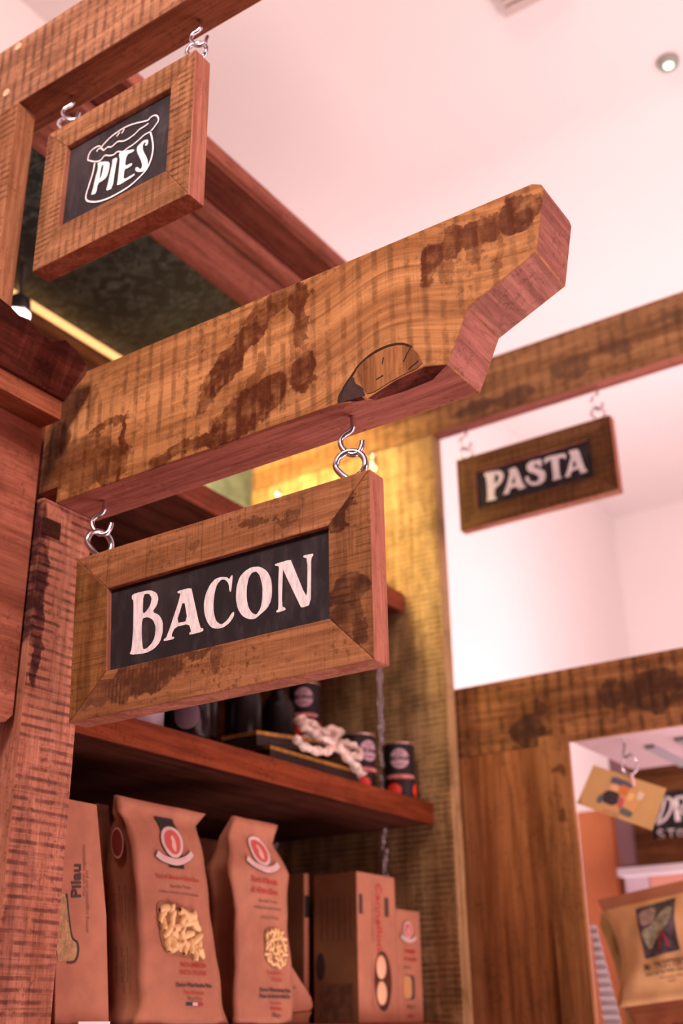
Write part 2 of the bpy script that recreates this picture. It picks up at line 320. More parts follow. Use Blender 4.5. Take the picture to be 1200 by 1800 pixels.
PASTA=[[(-1.0278,1.1527),(-1.0234,1.158),(-1.001,1.1556),(-0.9854,1.1524),(-0.9783,1.1424),(-0.9792,1.1309),(-0.9879,1.1202),(-1.0031,1.1114),(-1.0052,1.0938),(-0.9986,1.0842),(-1.0274,1.0855),(-1.0231,1.0908),(-1.0217,1.1271),(-1.0229,1.146)],[(-1.0011,1.1463),(-0.9926,1.1439),(-0.99,1.1366),(-0.9939,1.1272),(-1.0019,1.1229)],[(-0.9647,1.149),(-0.9489,1.151),(-0.9422,1.1386),(-0.9328,1.0996),(-0.9243,1.0946),(-0.9463,1.0917),(-0.948,1.1013),(-0.9634,1.1017),(-0.9691,1.0955),(-0.9683,1.0901),(-0.9863,1.0912),(-0.9794,1.097),(-0.9631,1.1367),(-0.9651,1.1439)],[(-0.9547,1.1291),(-0.951,1.1112),(-0.9613,1.1115)],[(-0.9208,1.148),(-0.9101,1.154),(-0.895,1.1522),(-0.8836,1.1514),(-0.8854,1.1325),(-0.8903,1.1339),(-0.8983,1.144),(-0.9034,1.1429),(-0.9028,1.1362),(-0.8825,1.1239),(-0.8773,1.1121),(-0.8797,1.1),(-0.8892,1.0925),(-0.9031,1.0913),(-0.9154,1.0947),(-0.9269,1.1082),(-0.9259,1.1196),(-0.9196,1.1191),(-0.9169,1.1067),(-0.9073,1.1001),(-0.8972,1.1011),(-0.8939,1.1092),(-0.9006,1.1188),(-0.9174,1.1288),(-0.9217,1.1379)],[(-0.8771,1.1534),(-0.8301,1.1497),(-0.8257,1.1445),(-0.8293,1.1328),(-0.8323,1.14),(-0.8444,1.1424),(-0.8456,1.1183),(-0.8452,1.0978),(-0.8396,1.0924),(-0.8643,1.0918),(-0.8611,1.0998),(-0.8613,1.1229),(-0.8619,1.1424),(-0.8706,1.1424),(-0.8762,1.1363),(-0.8783,1.1408)],[(-0.8201,1.1506),(-0.8126,1.1521),(-0.798,1.1503),(-0.7944,1.139),(-0.7875,1.1014),(-0.7803,1.0905),(-0.7997,1.0898),(-0.7977,1.0968),(-0.803,1.1034),(-0.8154,1.1019),(-0.822,1.0962),(-0.8202,1.0907),(-0.836,1.0914),(-0.8304,1.0986),(-0.8156,1.1351),(-0.8161,1.1416)],[(-0.809,1.128),(-0.8042,1.1108),(-0.8158,1.1096)]]
DRY=[[(-0.9202,0.5083),(-0.9306,0.4793),(-0.9494,0.4464)],[(-0.9244,0.5062),(-0.9102,0.5046),(-0.9055,0.4916),(-0.9117,0.4748),(-0.9242,0.4587),(-0.9384,0.4503),(-0.9494,0.4464)],[(-0.8948,0.5029),(-0.8959,0.4484)],[(-0.8948,0.5029),(-0.8767,0.5033),(-0.872,0.4903),(-0.8828,0.4779),(-0.8944,0.4779)],[(-0.8893,0.4773),(-0.87,0.4506)],[(-0.936,0.429),(-0.9434,0.4322),(-0.9483,0.4253),(-0.9362,0.418),(-0.9383,0.4121),(-0.9499,0.4132)],[(-0.9255,0.4305),(-0.9062,0.4298)],[(-0.9165,0.4296),(-0.9171,0.4125)],[(-0.8948,0.4287),(-0.901,0.4207),(-0.897,0.413),(-0.8891,0.4147),(-0.8854,0.4228),(-0.8948,0.4287)]]

# ---------------------------------------------------------------- woods and paints
LT = (.56, .225, .085); DK = (.30, .095, .030)
def S3(x, z, rx, rz, k=1.0, tilt=0.0, oy=1.0): return ((x, oy, z), (rx, 9, rz), (0, tilt, 0), k)
m_red = wood('red_wood', (.40, .115, .060), (.24, .055, .028), grain=1, patch=.3, seed=3.1)
m_redz = wood('red_wood_upright', (.42, .13, .07), (.26, .065, .035), grain=2, patch=.35, seed=5.3)
m_shelf = wood('shelf_wood', (.28, .058, .020), (.18, .032, .010), grain=1, patch=.25, seed=1.3, rough=.5)
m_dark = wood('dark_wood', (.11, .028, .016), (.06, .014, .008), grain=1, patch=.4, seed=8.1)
m_wall = plain('painted_wall', (.86, .80, .79), .9, var=.01, scale=3)
m_ceil = plain('painted_ceiling', (.84, .78, .77), .9, var=.01, scale=2)
m_floor = wood('floor_boards', (.52, .36, .28), (.38, .25, .19), grain=0, patch=.1)
m_zinc = plain('zinc_plated_steel', (.66, .60, .67), .2, 1.0)
m_chalk_board = None
def chalkboard(name, seed):
    m, nt, b = new_mat(name); tc = N(nt, 'ShaderNodeTexCoord'); mp = N(nt, 'ShaderNodeMapping'); mp.inputs['Location'].default_value = (seed,) * 3
    nt.links.new(tc.outputs['Object'], mp.inputs[0]); mp.inputs['Scale'].default_value = (1.0, 1, .35)
    f = noise(nt, mp.outputs[0], 45, 6, .7); g = noise(nt, mp.outputs[0], 9, 3)
    c = mixc(nt, smooth(nt, f, .45, .8), (.020, .015, .020), (.065, .052, .062)); c = mixc(nt, smooth(nt, g, .5, .75), c, (.065, .050, .055))
    nt.links.new(c, b.inputs['Base Color']); b.inputs['Roughness'].default_value = .75; b.inputs['Specular IOR Level'].default_value = .25
    return m
def chalk(name, seed):
    m, nt, b = new_mat(name); tc = N(nt, 'ShaderNodeTexCoord')
    mp = N(nt, 'ShaderNodeMapping'); mp.inputs['Scale'].default_value = (3, 3, .6); mp.inputs['Location'].default_value = (seed,) * 3; nt.links.new(tc.outputs['Object'], mp.inputs[0])
    f = noise(nt, mp.outputs[0], 70, 5, .7)
    nt.links.new(mixc(nt, smooth(nt, f, .30, .6), (.66, .60, .68), (.96, .88, .94)), b.inputs['Base Color']); b.inputs['Roughness'].default_value = .9
    return m
m_board = chalkboard('chalkboard_paint', 1.0); m_chalk = chalk('chalk_paint', 2.0)

# ---------------------------------------------------------------- the room
def struct(o): o['kind'] = 'structure'; return o
struct(box('floor', -1.8, 4.2, -4.0, 5.05, -1.36, -1.3, m_floor))
struct(box('ceiling', -1.8, 4.2, -4.0, 5.05, 2.23, 2.33, m_ceil))
struct(box('wall_left', -1.8, -1.7, -4.0, 4.93, -1.3, 2.23, m_wall))
struct(box('wall_back', -1.8, 4.2, 4.93, 5.05, -1.3, 2.23, m_wall))

# ceiling fittings
o = empty('ceiling_downlight', -.50, 2.285, 2.20, 'small round green-white downlight glowing in the pink ceiling', 'downlight')
lathe('trim_ring', [(.016, 2.214), (.024, 2.214), (.028, 2.222), (.028, 2.2295), (.016, 2.2295)], -.50, 2.285, plain('lamp_trim', (.30, .30, .27), .5), o)
lathe('lamp_lens', [(.001, 2.211), (.011, 2.212), (.0155, 2.219), (.0155, 2.229)], -.50, 2.285, plain('lamp_lens', (.8, 1, .9), .3, emit=(.45, 1.0, .70), strength=2.2), o)
o = empty('ceiling_vent', -.70, 1.80, 2.20, 'beige square vent plate at the top edge of the ceiling', 'vent')
vm = plain('vent_plastic', (.58, .49, .46), .6)
box('plate', -.775, -.615, 1.76, 1.915, 2.212, 2.2295, vm, o, .004)
for i in range(5): box('slat', -.755, -.635, 1.785 + i * .024, 1.797 + i * .024, 2.204, 2.213, vm, o)

# ---------------------------------------------------------------- display cabinet (shelving along the left wall)
m_post = wood('saw_marked_post', (.66, .27, .18), (.52, .175, .105), grain=2, saw_n=0, freq=76, saw=.72, patch=.25, seed=2.2, scratch=.5, wav=.05, sharp=-.05, grime=.6,
              stain=[((0, -.045, .94), (9, .022, .11), (.06, 0, 0), 1.0), ((0, -.028, .86), (9, .012, .085), (0, 0, 0), .9), ((0, -.02, .52), (9, .018, .16), (0, 0, 0), .3)],
              stain_col=(.05, .014, .016))
m_end = wood('saw_marked_panel', (.62, .40, .19), (.44, .24, .10), grain=2, saw_n=1, freq=84, saw=.62, patch=.6, seed=4.4, scratch=.6, wav=.03)
m_beamlit = None
cab = empty('display_cabinet', -1.45, 1.55, -1.3, 'tall oak shelving cabinet with saw-marked post and dark shelves holding pasta', 'cabinet')
pb = bmesh.new()
add_prism(pb, [(-1.215, .978), (-1.147, .978), (-1.147, 1.072), (-1.215, 1.072)], 2, -1.3, .686, None)
po = finish('post', pb, m_post, None, .0015, origin=V(-1.18, 1.02, -.36)); 
po.location = po.location - cab.location; po.parent = cab
nb = wood('end_grain', (.10, .03, .02), (.06, .02, .012), grain=1)
box('mortise', -1.16, -1.1455, .979, 1.012, .632, .657, nb, cab)
box('end_panel', -1.72 + .025, -1.147, 2.127, 2.166, -1.3, 1.289, m_end, cab, .002)
m_green = plain('green_wallpaper', (.085, .10, .085), .8, var=.35, scale=16)
box('back_panel', -1.699, -1.688, 1.075, 2.126, -1.3, 1.362, m_green, cab)
box('side_panel', -1.699, -1.185, .985, 1.0, -1.3, .36, m_redz, cab)
box('side_panel', -1.699, -1.215, 1.0, 1.03, -1.3, .66, m_dark, cab)
def shelf(xf, z0, z1, mat, bev):      # undersides get dark wood: their shade is put into the colour
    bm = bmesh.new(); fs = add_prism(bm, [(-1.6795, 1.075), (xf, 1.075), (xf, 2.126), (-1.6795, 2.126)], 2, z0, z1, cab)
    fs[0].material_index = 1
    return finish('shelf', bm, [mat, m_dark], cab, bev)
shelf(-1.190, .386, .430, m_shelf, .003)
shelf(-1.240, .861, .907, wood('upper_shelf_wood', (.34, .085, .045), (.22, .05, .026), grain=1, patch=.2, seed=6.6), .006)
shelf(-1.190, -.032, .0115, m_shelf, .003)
box('rear_lining', -1.687, -1.680, 1.078, 2.124, .012, .858, m_dark, cab)  # very dark colour puts the shade of the interior into this lining
# chamfered fascia door on the near side
m_door = wood('fascia_wood', (.56, .20, .13), (.42, .125, .075), grain=1, patch=.55, seed=9.2, gscale=.7)
prism('fascia_panel', [(.30, .352), (.925, .352), (.962, .366), (.972, .376), (.972, .80), (.30, .80)], 0, -1.20, -1.156, m_door, cab, .0025)
# eave: square strip with a live-edge slab over it
prism('eave_strip', [(-1.20, .793), (-1.115, .793), (-1.115, .824), (-1.20, .824)], 1, .30, .967, wood('strip_wood', (.50, .17, .09), (.34, .10, .05), grain=1, patch=.1, seed=1.9), cab, .0015)
wave = [(.976, .862), (.975, .879), (.954, .890), (.942, .8945), (.931, .896), (.918, .889), (.907, .884), (.894, .884), (.882, .886), (.872, .892), (.864, .895), (.848, .892), (.832, .896), (.812, .898), (.78, .900), (.74, .893), (.70, .899), (.62, .901), (.5, .895), (.3, .9)]
m_slab = wood('live_edge_wood', (.17, .040, .026), (.085, .018, .012), grain=1, patch=.7, seed=7.7, rough=.7)
bm = bmesh.new(); loA, hiA, loB, hiB = [], [], [], []
for (y, z) in wave:
    jx = random.uniform(-.002, .002)
    loA.append(bm.verts.new(rel(cab, (-1.112, min(y, .968), .8245)))); hiA.append(bm.verts.new(rel(cab, (-1.080 + jx, y, z))))
    loB.append(bm.verts.new(rel(cab, (-1.165, min(y, .968), .8245)))); hiB.append(bm.verts.new(rel(cab, (-1.125 + jx, y, z + .004))))
for i in range(len(wave) - 1):
    for a, b in ((loA, hiA), (hiA, hiB), (hiB, loB), (loB, loA)):
        bm.faces.new((a[i], a[i + 1], b[i + 1], b[i]))
bm.faces.new((loA[0], hiA[0], hiB[0], loB[0])); bm.faces.new((loA[-1], loB[-1], hiB[-1], hiA[-1]))
finish('live_edge_slab', bm, m_slab, cab, .002)
# upper post that carries the PIES beam
m_upost = wood('upper_post_wood', (.55, .25, .13), (.38, .14, .06), grain=2, saw_n=1, freq=80, saw=.6, patch=.15, seed=3.9)
up_ = box('upper_post', -1.205, -1.147, .849, .884, .80, 1.3085, m_upost, None, .0015)
up_.location = up_.location - cab.location; up_.parent = cab

# ---------------------------------------------------------------- canopy over the shelves
can = empty('canopy', -1.40, 1.52, 1.41, 'wooden canopy above the shelves, lined underneath with dark damask paper', 'canopy')
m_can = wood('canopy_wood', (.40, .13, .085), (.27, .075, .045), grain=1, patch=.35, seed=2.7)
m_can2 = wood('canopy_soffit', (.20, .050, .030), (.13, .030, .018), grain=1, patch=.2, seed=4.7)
Y0, Y1 = .935, 2.120
def cprism(name, pts, mat, bev=.0015): return prism(name, pts, 1, Y0, Y1, mat, can, bev)
cprism('crown_board', [(-1.26, 1.462), (-1.096, 1.462), (-1.096, 1.449), (-1.082, 1.449), (-1.082, 1.482), (-1.26, 1.482)], m_can)
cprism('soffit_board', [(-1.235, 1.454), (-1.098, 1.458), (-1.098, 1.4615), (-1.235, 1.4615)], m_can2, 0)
cprism('cornice_rail', [(-1.205, 1.452), (-1.172, 1.452), (-1.165, 1.442), (-1.176, 1.432), (-1.198, 1.430), (-1.205, 1.436)], m_can)
cprism('frame_board', [(-1.308, 1.4535), (-1.220, 1.4535), (-1.222, 1.447), (-1.285, 1.416), (-1.300, 1.413), (-1.308, 1.420)], m_can)
def damask():
    m, nt, b = new_mat('damask_paper'); L = nt.links.new
    tc = N(nt, 'ShaderNodeTexCoord'); sp = N(nt, 'ShaderNodeSeparateXYZ'); L(tc.outputs['Object'], sp.inputs[0])
    u = math_(nt, 'PINGPONG', math_(nt, 'ADD', sp.outputs[0], 5.03), .085); v = math_(nt, 'MODULO', math_(nt, 'ADD', sp.outputs[1], 5.0), .26)
    cb = N(nt, 'ShaderNodeCombineXYZ'); L(u, cb.inputs[0]); L(v, cb.inputs[1])
    n1 = noise(nt, cb.outputs[0], 9, 2, .5, 2.4); n2 = noise(nt, cb.outputs[0], 22, 2, .5, 3.0)
    s1 = math_(nt, 'SINE', math_(nt, 'MULTIPLY', n1, 34)); s2 = math_(nt, 'SINE', math_(nt, 'MULTIPLY', n2, 22))
    a = smooth(nt, s1, .1, .5); c2 = smooth(nt, s2, .2, .6)
    k = math_(nt, 'MULTIPLY', math_(nt, 'MULTIPLY', a, smooth(nt, n1, .30, .42)), math_(nt, 'ADD', .35, math_(nt, 'MULTIPLY', c2, .65)))
    fib = noise(nt, tc.outputs['Object'], 500, 2)
    c = mixc(nt, k, (.004, .005, .004), (.062, .068, .052)); c = mixc(nt, math_(nt, 'MULTIPLY', fib, .15), c, (.012, .014, .012))
    L(c, b.inputs['Base Color']); b.inputs['Roughness'].default_value = .6
    return m
box('damask_lining', -1.695, -1.3085, Y0, Y1, 1.440, 1.4535, damask(), can)
m_goldrail = wood('light_rail_wood', (.60, .36, .12), (.45, .24, .07), grain=1, patch=.05)
box('light_rail', -1.699, -1.662, 1.03, Y1, 1.366, 1.400, wood('lower_rail_wood', (.36, .16, .06), (.22, .09, .035), grain=1, patch=.1), can)
box('lit_strip', -1.699, -1.682, 1.03, Y1, 1.402, 1.4395, plain('strip_glow', (.9, .7, .35), .5, emit=(1.0, .53, .17), strength=1.15), can)['label'] = 'amber-lit wooden strip, its light put in as glow'  # wooden strip under warm light; that light is put in as emission
lp = empty('cabinet_spotlight', -1.62, 1.21, 1.27, 'small bright white spotlight behind the live-edge slab, left of the amber-lit strip', 'spotlight')
LX, LY, LZ = -1.60, 1.250, 1.318
lathe('lamp_housing', [(.012, LZ + .045), (.022, LZ + .035), (.026, LZ + .006), (.026, LZ)], LX, LY, m_zinc, lp)
lathe('lamp_bulb', [(.002, LZ - .030), (.014, LZ - .026), (.022, LZ - .014), (.0245, LZ), (.0235, LZ + .005)], LX, LY, plain('lamp_bulb', (1, 1, .95), .3, emit=(.9, 1, .85), strength=4), lp)
tube('lamp_stem', [(LX, LY, LZ + .04), (LX, LY, 1.40), (LX, LY, 1.4395)], .006, m_zinc, lp)

# ---------------------------------------------------------------- beams
ox, oy_, oz = None, None, None
prof = [(-1.185, .888), (-.392, .888), (-.381, .882), (-.379, .873), (-.395, .793), (-.485, .754), (-.515, .689), (-1.147, .686), (-1.147, .710), (-1.185, .710)]
bo = V(-.80, 1.04, .686)
def L_(x, z): return (x + .80, -.04, z - .686)          # beam-local position of a point on its front face
def st(x, z, rx, rz, k=1.0, t=0.0): return (L_(x, z), (rx, .06, rz), (0, t, 0), k)
m_bacon = wood('bacon_beam_wood', (.68, .32, .13), (.48, .19, .065), grain=0, saw_n=1, freq=43, wav=.0, saw=.50, patch=.12, seed=1.1, scratch=.22, gscale=.8,
    knot=(L_(-.588, .69)[0], 0, .085, .038), stain_col=(.075, .015, .004),
    sharp=.0,
    stain=[st(-.800, .838, .022, .052, .92, .95), st(-.842, .800, .026, .050, .95, .75), st(-.872, .775, .014, .040, .6, .5), st(-.802, .722, .036, .070, .95, 1.15), st(-.850, .705, .018, .060, .9, 1.3), st(-.925, .697, .012, .045, .8, 1.35), st(-.765, .870, .018, .050, .7, 1.35), st(-.79, .775, .012, .03, .6, .5),
           st(-.724, .862, .020, .026, .92), st(-.722, .82, .012, .045, .8), st(-.717, .750, .017, .028, .95), st(-.735, .80, .006, .06, .4),
           st(-.415, .855, .030, .028, .92), st(-.460, .850, .028, .022, .85), st(-.500, .850, .022, .026, .85), st(-.528, .838, .016, .030, .92), st(-.510, .812, .010, .022, .5), st(-.47, .825, .006, .03, .5), st(-.44, .815, .005, .03, .5),
           st(-1.10, .735, .060, .045, .62), st(-1.040, .715, .034, .032, .85), st(-1.055, .782, .040, .008, .8), st(-1.024, .75, .006, .045, .9), st(-1.155, .75, .03, .07, .7), st(-1.09, .83, .012, .03, .5)])
m_cut = wood('planed_underside', (.48, .165, .12), (.38, .105, .075), grain=0, patch=.2, seed=2.3, gscale=1.3)  # smooth underside, the pink light on it put into its colour
m_endg = wood('sawn_end_wood', (.60, .25, .19), (.48, .18, .13), grain=1, patch=.05, seed=3.3, gscale=1.6)  # end faces, the pink light falling on them put into the colour
bb = empty('support_beam', -.80, 1.04, .686, 'large oak beam with shaped end and dark stains, carrying the BACON sign', 'beam')
bm = bmesh.new()
Fv = [bm.verts.new(rel(bb, (x, 1.0, z))) for x, z in prof]; Bv = [bm.verts.new(rel(bb, (x, 1.080, z))) for x, z in prof]
# live-edge chamfer and dark hole are cut from the lower front edge: extra points along the bottom edge
fr = prof[:7] + [(-.546, .697), (-.585, .692), (-.625, .680), (-.632, .688), (-.650, .6885), (-.672, .6875)] + [(-1.147, .686), (-1.147, .710), (-1.185, .710)]
bm.clear()
def yv(x): return 1.0
Fv = [bm.verts.new(rel(bb, (x, 1.0, z))) for x, z in fr]
f = bm.faces.new(Fv); f.material_index = 0
und = [(-.515, .689, 1.0), (-.546, .6885, 1.020), (-.585, .6875, 1.022), (-.625, .6865, 1.016), (-.632, .6865, 1.010), (-.650, .6862, 1.004), (-.672, .6862, 1.0), (-1.147, .686, 1.0)]
Bk = [bm.verts.new(rel(bb, (x, 1.080, z))) for x, z in prof]
# top / end faces between front points 0..6 and back points 0..6
for i in range(6):
    f = bm.faces.new((Fv[i], Fv[i + 1], Bk[i + 1], Bk[i])); f.material_index = 2 if 2 <= i <= 5 else (2 if i >= 1 else 1)
Uv = [Fv[6]] + [bm.verts.new(rel(bb, (x, y, z))) for x, z, y in und[1:6]] + [Fv[12]]
ff = Fv[6:13]
for i in range(6):      # chamfer strip between the front edge and the underside edge
    vs4 = [ff[i], ff[i + 1], Uv[i + 1], Uv[i]]; vs4 = list(dict.fromkeys(vs4))
    if len(vs4) >= 3:
        f = bm.faces.new(vs4); f.material_index = 3
f = bm.faces.new(Uv + [Fv[13], Bk[7], Bk[6]]); f.material_index = 1
f = bm.faces.new((Fv[13], Fv[14], Bk[8], Bk[7])); f.material_index = 1
f = bm.faces.new((Fv[14], Fv[15], Bk[9], Bk[8])); f.material_index = 1
f = bm.faces.new((Fv[15], Fv[0], Bk[0], Bk[9])); f.material_index = 1
f = bm.faces.new(Bk[::-1]); f.material_index = 0
m_bark = wood('bark_edge', (.24, .055, .035), (.10, .02, .015), grain=0, patch=.6, seed=5.5)
finish('timber', bm, [m_bacon, m_cut, m_endg, m_bark], bb, .0012)
# the knot: a lighter half disc with a dark rim and cracks, and the dark hole beside it
kn = lambda u, v: (u, .9992, v)
def fan(cx, cz, rx, rz, a0, a1, n=18): return [(cx + rx * math.cos(a0 + (a1 - a0) * i / n), cz + rz * math.sin(a0 + (a1 - a0) * i / n)) for i in range(n + 1)]
kx = -.590
decal('knot', [fill2d([[(-.640, .7225), (-.628, .7320), (-.608, .7385), (-.585, .7380), (-.565, .7310), (-.552, .7170), (-.546, .6985), (-.585, .6935), (-.622, .6835), (-.631, .6990)]])], kn,
      wood('knot_wood', (.50, .215, .085), (.33, .12, .045), grain=2, gscale=1.6, patch=.1, seed=6.1), bb)
rim = [(-.6635, .6890), (-.6560, .7060), (-.6440, .7190), (-.6330, .7300), (-.6130, .7395), (-.5900, .7415), (-.5720, .7370), (-.5600, .7280)]
decal('knot_rim', [stroke_poly(rim, .0022)] + [stroke_poly(p, .0014) for p in ([(-.572, .712), (-.566, .722), (-.562, .727)], [(-.566, .6995), (-.552, .7062)], [(-.601, .719), (-.599, .728)], [(-.61, .701), (-.60, .7035)])],
      lambda u, v: (u, .9988, v), plain('crack_shadow', (.018, .006, .004), .9), bb)
decal('knot_hole', [fill2d([[(-.6665, .6868), (-.6640, .6990), (-.6540, .7090), (-.6420, .7175), (-.6400, .7060), (-.6300, .6980), (-.6255, .6845), (-.6450, .6858)]])], lambda u, v: (u, .9990, v),
      plain('knot_hole', (.035, .010, .010), .8, var=.4, scale=120), bb)

# screw hooks (part of a beam) and screw eyes (part of a sign)
def frame_map(o, ang):      # local (a, z) of a bent wire -> world, in a vertical plane turned by ang from the X axis
    ca, sa = math.cos(ang), math.sin(ang)
    return lambda a, b, z: (o[0] + a * ca - b * sa, o[1] + a * sa + b * ca, o[2] + z)
def screw_hook(root, x, y, z, ang, s=1.0, sz=.87, r=.0035):
    f = frame_map((x, y, z), ang)
    P = [(.001, 0, .006), (.001, 0, -.012), (.0005, 0, -.022), (-.004, 0, -.028), (-.0105, 0, -.032), (-.0150, 0, -.040), (-.0145, 0, -.050), (-.009, 0, -.061), (-.001, .001, -.067), (.007, .002, -.064), (.0105, .003, -.055), (.0115, .004, -.045)]
    return tube('screw_hook', [f(a * s, b * s, c * sz if c < 0 else c) for a, b, c in P], r * s, m_zinc, root, 12, k=5)
def screw_eye(root, x, y, ztop, ang, s=1.0, r=.0035):
    f = frame_map((x, y, ztop), ang)
    R = .0155
    P = [(.000, 0, -.008), (.000, 0, -.001), (.0035, .001, .004), (.0105, .002, .0095)]
    P += [(R * math.cos(t), .003 * (t / 6 - .3), .0195 + R * math.sin(t)) for t in [math.radians(d) for d in range(-18, 215, 26)]]
    P += [(-.0075, -.003, .0055), (-.001, -.0035, .0008)]
    return tube('screw_eye', [f(a * s, b * s, c * s) for a, b, c in P], r * s, m_zinc, root, 12, k=4)

# ---------------------------------------------------------------- hanging signs
m_redge = wood('rail_edge_lit', (.68, .28, .19), (.54, .19, .12), grain=2, patch=.12, seed=8.8, grime=.25)  # edge faces paler and pinker: the light on them put into the colour
def sign(name, X0, X1, Z0, Z1, ox0, ox1, oz0, oz1, yf, yb, recess, woods, label, eyes, s=1.0, skew=0.0, side=None, bev=.0018):
    """mitred frame of four rails round a chalkboard, facing -Y"""
    root = empty(name, (X0 + X1) / 2, (yf + yb) / 2, Z0, label, 'sign', None)
    O = [(X0 + skew, Z0), (X1, Z0), (X1, Z1), (X0, Z1)]; I = [(ox0 + skew * .7, oz0), (ox1, oz0), (ox1, oz1), (ox0, oz1)]
    for k, nm in enumerate(('bottom', 'right', 'top', 'left')):
        q = [O[k], O[(k + 1) % 4], I[(k + 1) % 4], I[k]]
        r = prism('frame_rail', q, 1, yf, yb, [woods[k], m_redge], root, bev)
        for f_ in r.data.polygons:
            if abs(f_.normal.y) < .5: f_.material_index = 1
    b0 = .004
    box('chalkboard', ox0 - b0, ox1 + b0, yf + recess, yf + recess + .006, oz0 - b0, oz1 + b0, m_board, root)
    for (x, ang) in eyes: screw_eye(root, x, (yf + yb) / 2, Z1, ang, s)
    return root
bx, bz = -.873, .367       # root of the BACON sign (local stain coordinates are measured from here)
def b_st(x, z, rx, rz, k=1.0, t=0.0): return ((x - bx, -.015, z - bz), (rx, 9, rz), (0, t, 0), k)
sc_ = (.075, .022, .010)
wA = dict(light=(.58, .26, .125), dark=(.42, .165, .07), grime=.8)
w_top = wood('bacon_rail_top', grain=0, saw_n=1, freq=150, saw=.05, patch=.3, seed=1.7, scratch=.55, stain=[b_st(-.90, .566, .012, .006, .5), b_st(-.80, .575, .02, .008, .6), b_st(-.75, .57, .015, .01, .5)], **wA)
w_left = wood('bacon_rail_left', (.40, .175, .065), (.27, .105, .035), grain=2, saw_n=1, freq=60, saw=.2, patch=.5, seed=2.9, scratch=.5)
w_bot = wood('bacon_rail_bottom', grain=0, saw_n=1, freq=150, saw=.04, patch=.25, seed=3.7, scratch=.35, stain_col=(.085, .030, .018),
             stain=[b_st(-.975, .408, .075, .030, .95, -.1), b_st(-1.06, .40, .045, .022, .7), b_st(-.90, .425, .06, .006, .8, -.1), b_st(-.86, .41, .012, .016, .6)], **wA)
w_right = wood('bacon_rail_right', grain=2, saw_n=1, freq=110, saw=.15, patch=.25, seed=4.1, scratch=.75, stain_col=(.050, .016, .010),
               stain=[b_st(-.662, .575, .014, .036, .95, .45), b_st(-.680, .540, .018, .010, .95), b_st(-.665, .455, .03, .020, .85), b_st(-.668, .428, .026, .016, .7), b_st(-.655, .405, .018, .018, .8)], light=(.46, .20, .085), dark=(.31, .125, .05))
bacon = sign('hanging_sign', -1.117, -.636, .367, .599, -1.052, -.6955, .4265, .5415, 1.020, 1.052, .0075, (w_bot, w_right, w_top, w_left),
             'BACON sign, blackboard in thick oak frame hung from the large beam', ((-1.091, 1.25), (-.672, .45)), s=1.16, skew=.012)
sm = lambda y: (lambda u, v: (u, y, v))
decal('lettering', [fill2d([p for p in BACON])], sm(1.0270), m_chalk, bacon, 'white hand-painted capitals reading BACON')
hk = bb
screw_hook(bb, -1.088, 1.036, .6885, .45, 1.0, .80); screw_hook(bb, -.669, 1.036, .6885, .25, 1.0, .80)

# PIES beam and sign
m_pb = wood('pies_beam_wood', (.50, .24, .14), (.34, .14, .075), grain=0, saw_n=1, freq=52, saw=.62, patch=.15, seed=5.9, scratch=.35)
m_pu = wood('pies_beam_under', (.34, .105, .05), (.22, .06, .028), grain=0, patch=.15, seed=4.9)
pbm = empty('support_beam', -1.05, .88, 1.309, 'oak beam across the top left corner, carrying the PIES sign', 'beam')
bm = bmesh.new(); fs = add_prism(bm, [(-1.695, .850), (-.40, .850), (-.40, .911), (-1.695, .911)], 2, 1.309, 1.4485, pbm)
for f in fs:
    pass
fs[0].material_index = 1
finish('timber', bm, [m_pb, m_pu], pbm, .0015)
dm = plain('dowel_wood', (.72, .42, .29), .7, var=.1)
for (x, z) in ((-1.166, 1.4345), (-1.180, 1.3455)):
    bm = bmesh.new(); bmesh.ops.create_cone(bm, cap_ends=True, segments=20, radius1=.0075, radius2=.0070, depth=.012, matrix=Matrix.Translation(rel(pbm, (x, .8545, z))) @ Matrix.Rotation(math.pi / 2, 4, 'X'))
    finish('dowel', bm, dm, pbm)
wp = [wood('pies_rail_%d' % i, (.50, .23, .115), (.34, .14, .06), grain=(0, 2, 0, 2)[i], saw_n=1, freq=(75, 95, 70, 110)[i], saw=(.4, .6, .45, .5)[i], patch=.25, seed=6.1 + i * 1.3, scratch=.55) for i in range(4)]
pies = sign('hanging_sign', -1.098, -.808, .985, 1.236, -1.053, -.8505, 1.044, 1.190, .873, .905, .008, wp,
            'PIES sign, square blackboard with a chalk pie drawing in an oak frame', ((-1.074, .9), (-.820, .5)), s=.9, skew=.0)
decal('lettering', [fill2d([p for p in PIES])], sm(.8801), m_chalk, pies, 'white capitals reading PIES')
decal('pie_drawing', [stroke_poly(p, .0028 if i == 0 else .0022) for i, p in enumerate(PIELINES)], sm(.8799), m_chalk, pies, 'white line drawing of a pie with crimped crust')
screw_hook(pbm, -1.070, .889, 1.310, .5, .9, .71); screw_hook(pbm, -.816, .889, 1.310, .3, .9, .71)

# PASTA beam and sign
m_pp = wood('pasta_beam_wood', (.50, .26, .12), (.33, .15, .06), grain=0, saw_n=1, freq=34, saw=.38, patch=.35, seed=7.9, scratch=.3, stain_col=(.09, .045, .03),
            stain=[((.31, -.02, .06), (.05, 9, .035), (0, 0, 0), .7), ((.17, -.02, .03), (.05, 9, .022), (0, 0, 0), .8), ((-.14 + .21, -.02, .03), (.06, 9, .02), (0, 0, 0), .9), ((.42, -.02, .07), (.05, 9, .018), (0, .4, 0), .6), ((.55, -.02, .10), (.06, 9, .012), (0, 0, 0), .6)])
pab = empty('support_beam', -1.10, 2.147, 1.290, 'oak beam at the right, running out of frame above the PASTA sign', 'beam')
bm = bmesh.new(); fs = add_prism(bm, [(-1.695, 2.127), (-.20, 2.127), (-.20, 2.167), (-1.695, 2.167)], 2, 1.2905, 1.4435, pab)
fs[0].material_index = 1
